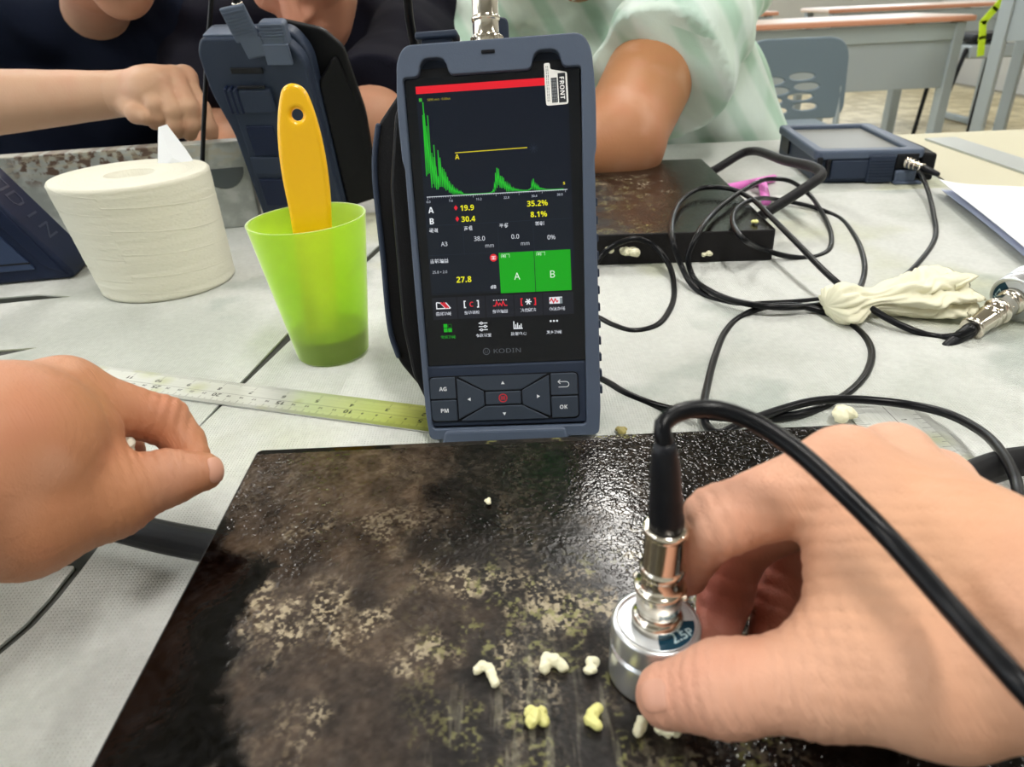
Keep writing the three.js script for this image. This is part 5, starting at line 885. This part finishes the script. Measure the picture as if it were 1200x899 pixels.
{
  // left: forearm across, hand on the test block
  const wr = jz(142, 110, -0.925, 0.0255), el = jz(-130, 128, -0.99, 0.05), sh = jz(-75, 15, -1.3, 0.062);
  const pm = jz(178, 108, -0.915, 0.026);
  const F = (l) => l.map(([x, y, z, r]) => jz(x, y, z, r));
  const fin = [F([[176, 106, -0.9, 0.0115], [183, 124, -0.885, 0.0105], [186, 136, -0.885, 0.0095], [182, 143, -0.89, 0.009]]), F([[190, 96, -0.905, 0.012], [204, 130, -0.885, 0.0108], [206, 146, -0.885, 0.0096], [206, 154, -0.89, 0.009]]), F([[204, 90, -0.915, 0.012], [222, 126, -0.892, 0.0108], [224, 146, -0.89, 0.0096], [222, 156, -0.893, 0.009]]), F([[216, 92, -0.93, 0.011], [237, 128, -0.905, 0.0095], [246, 150, -0.9, 0.0085], [248, 158, -0.9, 0.008]]), F([[152, 122, -0.91, 0.015], [160, 133, -0.885, 0.011], [172, 137, -0.88, 0.0098]])];
  makePerson('person in navy T-shirt at far left reaching a hand over the test block', {
    head: Zp(122, -102, -1.17), headQ: eulerQ(0.42, 0.1, 0), neck0: Zp(116, 25, -1.42), neck1: Zp(112, -25, -1.24), neckHole: Zp(106, -44, -1.25), neckR: V(0.07, 0.07, 0.11), chest: Zp(95, 200, -1.4), hip: V(-0.72, 0.5, -1.62), sL: Zp(-60, 40, -1.4), sR: Zp(205, 30, -1.4),
    arms: [[jz(-75, 45, -1.4, 0.06), el, wr], [jz(215, 60, -1.38, 0.06), { p: V(-0.42, S - 0.06, -1.33), r: 0.05 }, { p: V(-0.55, S - 0.12, -1.3), r: 0.035 }]],
    hands: [{ palm: [cap(wr.p, pm.p, wr.r, pm.r), cap(pm.p, fin[1][0].p, pm.r, 0.016), cap(pm.p, fin[3][0].p, 0.022, 0.015), cap(pm.p, fin[0][0].p, 0.022, 0.016)], fingers: fin, pts: [wr.p, pm.p, ...fin.flat().map((j) => j.p)] }],
    sleeves: [[Zp(-75, 45, -1.4), Zp(-118, 104, -1.1), 0.075, 0.088], [Zp(215, 60, -1.38), V(-0.42, S - 0.02, -1.34), 0.07, 0.075]],
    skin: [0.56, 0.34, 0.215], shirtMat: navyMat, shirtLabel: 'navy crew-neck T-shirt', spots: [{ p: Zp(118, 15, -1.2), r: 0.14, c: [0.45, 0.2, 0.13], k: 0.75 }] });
}
{
  // middle: bent over the detector that shows its back
  const el = jz(442, 142, -1.0, 0.043), wr = jz(330, 186, -1.0, 0.028);
  makePerson('person in black T-shirt with head bowed over the detector seen from behind', {
    head: Zp(352, -62, -1.1), headQ: eulerQ(0.62, -0.12, 0.12), neck0: Zp(375, 20, -1.38), neck1: Zp(365, -40, -1.25), neckHole: Zp(370, -30, -1.27), chest: Zp(370, 150, -1.42), hip: V(-0.3, 0.5, -1.65), sL: Zp(238, 45, -1.4), sR: Zp(492, 35, -1.38),
    arms: [[jz(235, 60, -1.4, 0.06), { p: Zp(262, 190, -1.2), r: 0.046 }, { p: Zp(320, 190, -1.05), r: 0.03 }], [jz(492, 50, -1.38, 0.06), el, wr]],
    hands: [{ palm: [cap(wr.p, Zp(312, 185, -0.98), 0.027, 0.024), cap(Zp(312, 185, -0.98), Zp(306, 170, -0.97), 0.024, 0.02)], fingers: [0, 1, 2, 3].map((i) => [jz(312 - i * 2, 168 + i * 9, -0.965, 0.011), jz(300, 166 + i * 9, -0.955, 0.01), jz(294, 170 + i * 9, -0.945, 0.009)]).concat([[jz(320, 170, -0.97, 0.013), jz(322, 156, -0.955, 0.011), jz(318, 146, -0.95, 0.0095)]]), pts: [wr.p, Zp(305, 178, -0.96)] }],
    sleeves: [[Zp(235, 60, -1.4), Zp(248, 150, -1.25), 0.075, 0.08], [Zp(492, 50, -1.38), Zp(446, 128, -0.995), 0.085, 0.066]],
    skin: [0.54, 0.28, 0.17], shirtMat: navyMat2, shirtLabel: 'black T-shirt', spots: [{ p: Zp(335, 0, -1.05), r: 0.12, c: [0.58, 0.25, 0.17], k: 0.7 }] });
}
{
  // right: mint polo shirt, elbow on the rear plate
  const el = jz(724, 168, -0.99, 0.058), wr = jz(590, 190, -0.93, 0.03);
  const plaid = tex(512, 512, (u, v) => { const n = fbm(u * 30, v * 30, 3, 3), st = 0.5 + 0.5 * Math.sin(u * 40 + 2 * vnoise(u * 3, v * 3)); let c = mixc([204, 221, 210], [166, 200, 180], sm(0.55, 0.95, st) * 0.8); c = mixc(c, [222, 234, 232], sm(0.5, 0.9, 0.5 + 0.5 * Math.sin(v * 30 + u * 9)) * 0.4); return c.map((x) => x + (n - 0.5) * 12); }, true, 1 / 0.5);
  const shirtMat = mat(0xffffff, 0.9, 0, { map: plaid, bumpMap: grainBump, bumpScale: 0.0005 });
  const r = makePerson('person in pale mint polo shirt resting an elbow on the rear plate', {
    head: Zp(668, -140, -1.22), headQ: eulerQ(0.35, -0.15, 0), neck0: Zp(690, -10, -1.46), neck1: Zp(675, -60, -1.28), neckHole: Zp(668, -85, -1.27), neckR: V(0.055, 0.07, 0.08), chest: Zp(750, 120, -1.42), hip: V(0.42, 0.52, -1.6), sL: Zp(585, 0, -1.42), sR: Zp(838, -10, -1.38),
    arms: [[jz(585, 20, -1.42, 0.06), { p: Zp(520, 180, -1.2), r: 0.045 }, { p: Zp(560, 195, -1.0), r: 0.03 }], [jz(815, -20, -1.34, 0.075), el, wr]],
    hands: [{ palm: [cap(wr.p, Zp(560, 188, -0.92), 0.028, 0.026), cap(Zp(560, 188, -0.92), Zp(545, 184, -0.92), 0.024, 0.02)], fingers: [0, 1, 2, 3].map((i) => [jz(545, 166 + i * 10, -0.915, 0.011), jz(528, 168 + i * 9, -0.91, 0.01), jz(516, 176 + i * 8, -0.905, 0.009)]).concat([[jz(556, 170, -0.91, 0.014), jz(540, 156, -0.9, 0.011), jz(528, 154, -0.9, 0.0095)]]), pts: [wr.p, Zp(540, 178, -0.915)] }],
    sleeves: [[Zp(585, 20, -1.42), Zp(545, 120, -1.28), 0.08, 0.09], [Zp(835, -30, -1.37), Zp(774, 92, -1.1), 0.1, 0.1]],
    extra: [cap(Zp(800, 60, -1.47), Zp(842, 180, -1.5), 0.1, 0.13)], skin: [0.43, 0.2, 0.085], shirtMat, shirtLabel: 'pale mint polo shirt', spots: [{ p: el.p, r: 0.06, c: [0.6, 0.25, 0.17], k: 0.6 }] });
  // collar
  const col = (s) => { const a = Zp(668 + s * 2, 2, -1.262), b = Zp(668 + s * 48, -75, -1.29), c = Zp(668 + s * 60, -26, -1.258), g = new THREE.BufferGeometry(), n = V(0, 0.003, 0.008), v = [a, b, c, a.clone().add(n), b.clone().add(n), c.clone().add(n)]; g.setAttribute('position', new THREE.BufferAttribute(new Float32Array(v.flatMap((q) => q.toArray())), 3)); g.setAttribute('uv', new THREE.BufferAttribute(new Float32Array(12), 2)); g.setIndex([0, 1, 2, 3, 5, 4, 0, 3, 4, 0, 4, 1, 1, 4, 5, 1, 5, 2, 2, 5, 3, 2, 3, 0]); const h = g.toNonIndexed(); h.computeVertexNormals(); return h; };
  for (const s of [-1, 1]) part('collar', col(s), mat(new THREE.Color(0.72, 0.8, 0.74), 0.9, 0, { side: THREE.DoubleSide }), r.t);
}

// ---------------------------------------------------------------- classroom furniture behind
function desk(label, x0, x1, z, h, depth, turn = 0) {
  const t = thing('school_desk', label, 'desk', V((x0 + x1) / 2, 0, z), label.includes('row') ? undefined : undefined);
  t.rotation.y = turn;
  const w = x1 - x0;
  part('desktop', box(w + 0.06, 0.028, depth, 0, h - 0.014, -depth / 2, 0.012), mat(new THREE.Color(0.62, 0.5, 0.42), 0.4), t);
  part('edge_strip', box(w + 0.066, 0.024, 0.012, 0, h - 0.016, 0.002, 0.006), mat(new THREE.Color(0.55, 0.26, 0.16), 0.45), t);
  part('front_panel', [box(w - 0.09, 0.28, 0.02, 0, h - 0.18, -0.03, 0.003)], mGreyMetal, t);
  part('upper_panel', [box(w - 0.05, 0.075, 0.02, 0, h - 0.07, -0.022, 0.003)], mGreyPaint, t);
  for (const k of [0, 1]) part('panel_slot', box(0.012, 0.05, 0.004, -w * 0.02 + k * 0.06, h - 0.17, -0.0185, 0.0015), mBlackPlastic, t);
  for (const s of [-1, 1]) for (const k of [0, 1]) part('leg', box(0.05, h - 0.03, 0.06, s * (w / 2 - 0.025), (h - 0.03) / 2, -0.035 - k * (depth - 0.08), 0.006), mGreyMetal, t);
  for (const s of [-1, 1]) part('foot_rail', box(0.05, 0.04, depth, s * (w / 2 - 0.025), 0.03, -depth / 2, 0.006), mGreyMetal, t);
  part('shelf', box(w - 0.1, 0.015, depth * 0.7, 0, h - 0.2, -depth * 0.4), mGreyPaint, t);
  return t;
}
const DH = 0.835;
{
  const l = Zp(800, 36, -3.7).x, r = Zp(1150, 12, -3.7).x;
  desk('grey school desk with wood-coloured top behind the plastic chair', l - 0.1, r - 0.02, -3.7, DH, 0.5, 0.06);
  const wx = Zp(1186, 80, -3.0).x;
  desk('tall grey workbench whose post stands at the far right edge', wx - 0.02, wx + 1.2, -3.0, DH + 0.22, 0.5, -0.8);
  desk('grey school desk in the next row behind the chair row', 2.35, 3.6, -5.6, DH, 0.5, 0.03);
  desk('grey school desk farthest back seen under the nearer desk', 0.7, 1.95, -5.6, DH, 0.5, 0.03);
}
function chair(label, x, z, turn, seatH, topH, m) {
  const t = thing('plastic_chair', label, 'chair', V(x, 0, z)); t.rotation.y = turn;
  const w = 0.185, y0 = seatH + 0.06, y1 = topH;
  const s = roundPoly([[-w, y0, 0.05], [w, y0, 0.05], [w * 0.98, y1, 0.08], [-w * 0.98, y1, 0.08]], 0.05);
  for (let row = 0; row < 4; row++) for (let k = 0; k < 2; k++) { const p = new THREE.Path(); p.absellipse(-0.06 + k * 0.105 - (row % 2) * 0.02, y0 + 0.03 + row * 0.033 + k * 0.012, 0.044, 0.012, 0, Math.PI * 2, true); s.holes.push(p); }
  const g = extr(s, 0.012, 0.004, 2, 12), p = g.attributes.position; for (let i = 0; i < p.count; i++) p.setZ(i, p.getZ(i) - (p.getY(i) - y0) * 0.12); g.computeVertexNormals();
  part('backrest', g, m, t);
  part('seat', box(0.44, 0.02, 0.42, 0, seatH, -0.2, 0.01), m, t);
  for (const a of [-1, 1]) { part('frame', tube([V(a * 0.165, y0 + 0.1, -0.022), V(a * 0.165, seatH - 0.02, -0.02), V(a * 0.18, seatH - 0.02, -0.36), V(a * 0.22, 0.02, -0.42)], 0.011, 40, 8), mGreyMetal, t); part('leg', tube([V(a * 0.2, seatH - 0.02, -0.05), V(a * 0.22, 0.02, 0.06)], 0.011, 10, 8), mBlackPlastic, t); }
  return t;
}
{
  const m = mat(new THREE.Color(0.13, 0.18, 0.22), 0.45), a = Zp(880, 45, -2.7), b = Zp(1000, 45, -2.7), c = a.clone().add(b).multiplyScalar(0.5);
  chair('grey-blue plastic chair with oval holes in its backrest, in front of the desk', c.x, -2.7, -0.02, 0.5, c.y, m);
  // a dark stool chair with a neon strap, right of the desk
  const q = Zp(1152, 38, -4.6);
  const t = thing('folding_chair', 'dark padded folding seat between the near desk and the workbench post', 'chair', V(q.x, 0, -4.6));
  part('seat', box(0.27, 0.045, 0.3, 0, q.y - 0.02, 0, 0.02), mBlackPlastic, t); part('tray', box(0.3, 0.07, 0.34, 0, q.y - 0.09, 0, 0.01), mGreyMetal, t);
  for (const s of [-1, 1]) { part('leg', tube([V(s * 0.16, q.y - 0.08, 0.14), V(s * 0.2 - 0.12, 0.02, 0.2)], 0.013, 10, 8), mBlackPlastic, t); part('leg', tube([V(s * 0.16, q.y - 0.08, -0.14), V(s * 0.18, 0.02, -0.2)], 0.013, 10, 8), mBlackPlastic, t); }
  const st = [Zp(1180, -6, -3.5), Zp(1166, 10, -3.5), Zp(1152, 26, -3.5), Zp(1151, 44, -3.5), Zp(1149, 64, -3.5)], P = [];
  const sg = st.slice(1).map((b, i) => { const a = st[i], d = b.clone().sub(a), l = d.length(); return box(0.03, l + 0.012, 0.004).rotateZ(Math.atan2(-d.x, d.y)).translate((a.x + b.x) / 2, (a.y + b.y) / 2, (a.z + b.z) / 2); });
  single('neon_strap', sg, mat(new THREE.Color(0.62, 0.85, 0.02), 0.6), 'neon yellow strap hanging at the end of the near desk', 'strap');
}
renderer.render(scene, camera);
